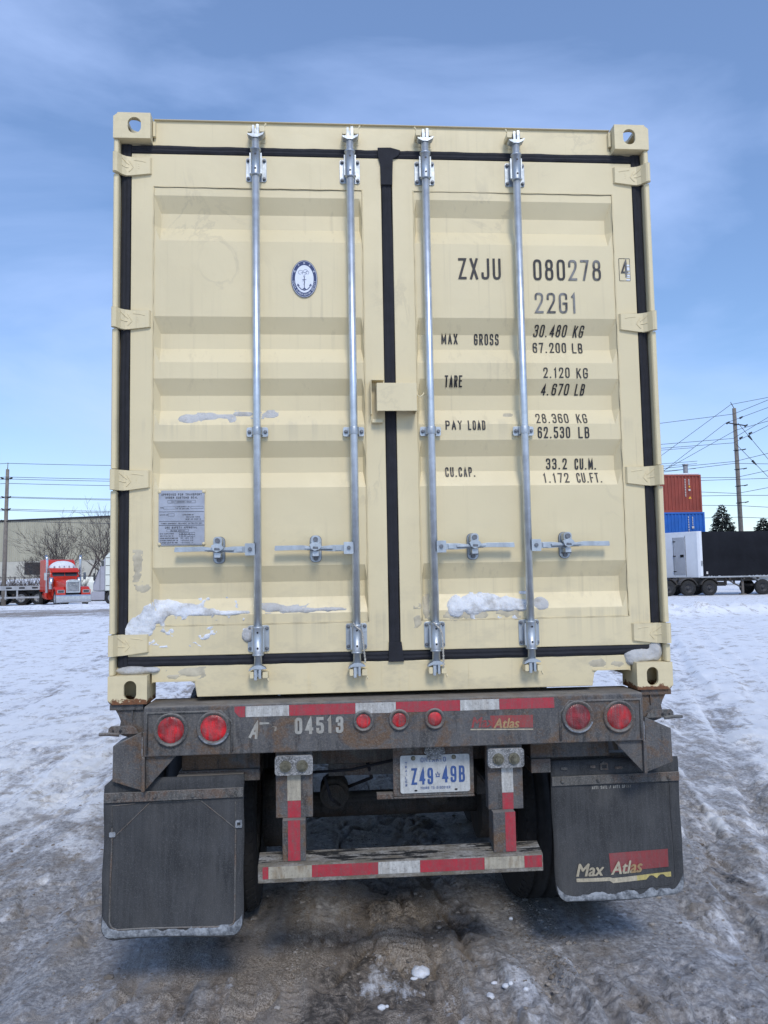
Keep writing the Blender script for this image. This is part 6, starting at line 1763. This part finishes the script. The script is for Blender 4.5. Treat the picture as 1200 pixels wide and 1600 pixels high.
# black tarped trailer with a white nose
XN, YN = at(1097, 900, 49).x, 49.0
tt = root("covered_trailer", "long black side covered trailer with a white nose and access door", "trailer", (XN, YN, 0), R(0), world=False)
mtarp = plain("black_tarpaulin", (0.012, 0.013, 0.017), .9, 0, .3, .6, bump=.02, spec=.15)
mb = MB()
ns = 60; vv = []
for i in range(ns + 1):
    x = .12 + 13.4 * i / ns; d = .018 * math.sin(i * 1.9) + .012 * math.sin(i * .7)
    for z, dd in ((1.32, 0), (2.2, d), (3.2, d * .8), (4.20, 0), (4.32, .06)): vv.append((x, dd, z))
mb.add(vv, [(5 * i + k, 5 * i + 5 + k, 5 * i + 6 + k, 5 * i + k + 1) for i in range(ns) for k in range(4)], True)
mb.box(.12, 13.5, .07, 2.55, 1.33, 4.31)
ob("tarpaulin", mb, mtarp, tt)
nose = [(.11, 0), (-.06, .02), (-.20, .10), (-.28, .24), (-1.70, 2.35), (-1.72, 2.45), (-1.66, 2.55), (.11, 2.55)]
mn = plain("white_trailer_nose", (0.68, 0.70, 0.74), .35, .05, .05, 1.5)
ob("nose", MB().prism(nose, 1.22, 4.36, 'z'), mn, tt, bevel=.10, seg=4)
u = Vector((-1.42, 2.11)).normalized(); nrm = Vector((-u.y, u.x)) * 1
def facep(s_, z, o_): q = Vector((-.28, .24)) + u * s_ + nrm * o_; return (q.x, q.y, z)
def plate(mb_, s0, s1, z0, z1, o0=-.0, o1=.02):
    a = [facep(s0, z0, o1), facep(s1, z0, o1), facep(s1, z1, o1), facep(s0, z1, o1)]; b_ = [facep(s0, z0, o0), facep(s1, z0, o0), facep(s1, z1, o0), facep(s0, z1, o0)]
    mb_.add(a + b_, [(0, 1, 2, 3), (3, 2, 1, 0), (0, 4, 5, 1), (1, 5, 6, 2), (2, 6, 7, 3), (3, 7, 4, 0)])
for k_ in (1,):
    mb = MB(); plate(mb, .75, 1.62, 1.45, 4.0, .0, .03); dr = ob("access_door", mb, mn, tt)
    mb = MB(); plate(mb, 1.45, 1.66, 3.68, 3.74, .031, .06); plate(mb, 1.45, 1.66, 2.68, 2.74, .031, .06); plate(mb, 1.45, 1.66, 1.62, 1.68, .031, .06); ob("door_hinge", mb, M['blackp'], dr)
    mb = MB(); plate(mb, .85, 1.12, 2.62, 2.80, .031, .05); ob("door_latch", mb, M['blackp'], dr)
    mb = MB(); plate(mb, .715, .735, 1.3, 4.1, .0, .012); plate(mb, 1.635, 1.66, 1.45, 4.0, .0, .012); ob("door_seam", mb, M['blackp'], tt)
ob("side_marker", MB().box(-.02, .08, -.02, -.005, 2.0, 2.35), M['alu'], tt)
ob("side_rail", MB().box(-.1, 13.5, -.06, -.02, 1.20, 1.30), M['alu'], tt)
ob("placard", MB().box(.30, .42, -.03, -.02, 1.45, 1.62), mw, tt)
ob("chassis_frame", MB().box(-1.4, 13.3, .5, .68, .95, 1.215).box(-1.4, 13.3, 1.9, 2.05, .95, 1.215), M['deep'], tt)
mb = MB()
for k in range(12): mb.box(.9 + k * 1.0, 1.0 + k * 1.0, .0, 2.5, 1.05, 1.19)
ob("cross_member", mb, M['deep'], tt)
ob("tool_box", MB().prism([(3.6, 1.19), (8.5, 1.19), (8.5, .75), (5.0, .75), (4.2, .82)], .15, .5), M['alu'], tt, bevel=.02)
for x in (2.85, 3.05): pass
ob("landing_leg", MB().box(2.85, 3.0, .2, .35, .1, 1.19).box(2.75, 3.1, .12, .43, .02, .10), M['grime2'], tt)
ob("landing_brace", MB().prism([(1.6, 1.19), (1.72, 1.19), (2.95, .5), (2.85, .45)], .22, .30), M['deep'], tt)
# tractor drive wheels and tail under the nose
tw = root("parked_tractor", "dark rear of a truck tractor with wheels, coupled under the white trailer nose", "truck", (XN, YN, 0), world=False)
for x, yy_ in ((-.55, .02), (-1.95, .02), (.95, .02), (-3.6, .3)):
    for dy in (0, 2.0):
        t = ob("tyre", W2[0], None, tw, (x - .4, .20 + dy, .52), rot=(0, 0, -PI / 2 if dy == 0 else PI / 2)); r = ob("wheel_rim", W2[1], None, t); r.location = (0, 0, 0)
ob("chassis_frame", MB().box(-5.5, 2.0, .7, .85, .62, .90).box(-5.5, 2.0, 1.6, 1.75, .62, .90), M['deep'], tw)
ob("fifth_wheel", MB().prism([(-1.6, .901), (.3, .901), (.1, 1.18), (-1.3, 1.18)], .75, 1.65), M['deep'], tw)
for x in (-.95, -2.35, .55):
    pts = [(x + .66 * math.cos(R(a)), .52 + .66 * math.sin(R(a))) for a in range(20, 161, 14)] + [(x + .63 * math.cos(R(a)), .52 + .63 * math.sin(R(a))) for a in range(160, 19, -14)]
    ob("fender", MB().prism(pts, .0, .5), M['deep'], tw)
ob("cab", MB().prism([(-5.2, .8), (-5.2, 3.6), (-5.5, 3.8), (-7.3, 3.9), (-8.0, 2.6), (-9.4, 1.9), (-9.4, .6), (-5.2, .6)], .05, 2.4), M['blackp'], tw, bevel=.08)
# second set of wheels at the far right
rw = root("bogie", "dark trailer bogie with wheels under the black covered trailer near the right edge", "trailer bogie", (XN + 4.0, YN, 0), world=False)
for x in (.3, 1.6, 2.9):
    for dy in (0, 2.0):
        t = ob("tyre", W2[0], None, rw, (x, .22 + dy, .52), rot=(0, 0, -PI / 2 if dy == 0 else PI / 2)); r = ob("wheel_rim", W2[1], None, t); r.location = (0, 0, 0)
ob("subframe", MB().box(-.3, 3.6, .6, 1.9, .60, .74), M['deep'], rw)

# evergreens
def fir(x, y, h, w, seed, lab):
    r_ = random.Random(seed); t = root("fir_tree", lab, "tree", (x, y, 0), world=False, group=None)
    ob("trunk", MB().cyl((0, 0, -.1), (0, 0, h * .98), h * .02, h * .004, 8), M['bark'], t)
    cr_ = MB()
    for k in range(105):
        u = (k / 105) ** .8; z = h * (.12 + .87 * u); rad = w * (1 - u) ** .85 * r_.uniform(.55, 1.12) + .12
        a = k * 2.4 + r_.uniform(-.4, .4); L = rad; c, s_ = math.cos(a), math.sin(a)
        tip = Vector((c * L, s_ * L, z - L * .22 + (L * .10)))
        b0 = Vector((0, 0, z)); n = 9
        for i in range(n):
            q = b0.lerp(tip, (i + 1) / n); sp_ = .34 * (1 - .55 * i / n) * min(1, L / 1.2) + .06
            for m_ in range(2):
                d = Vector((c * .7 - s_ * r_.uniform(-1, 1), s_ * .7 + c * r_.uniform(-1, 1), r_.uniform(-.55, .25))).normalized()
                e = q + d * sp_ * 1.5; wv = d.cross(Vector((r_.uniform(-1, 1), r_.uniform(-1, 1), 1))).normalized() * sp_ * .34
                cr_.add([q - wv * .4, q + wv * .4, e + wv, e + d * sp_ * .4, e - wv], [(0, 1, 2, 3, 4)])
    ob("foliage", cr_, M['needle'], t)
M['needle'] = plain("dark_needles", (0.022, 0.030, 0.026), .9, 0, .5, 2)
q = at(1127, 787, 84); fir(q.x, 84, q.z, 3.6, 3, "pointed dark fir tree standing right of the container stack")
q = at(1142, 818, 90); fir(q.x, 90, q.z, 2.0, 5, "small dark fir tree partly hidden right of the pointed fir")
q = at(1192, 808, 86); fir(q.x, 86, q.z, 4.6, 8, "broad dark evergreen at the right edge above the black trailer")
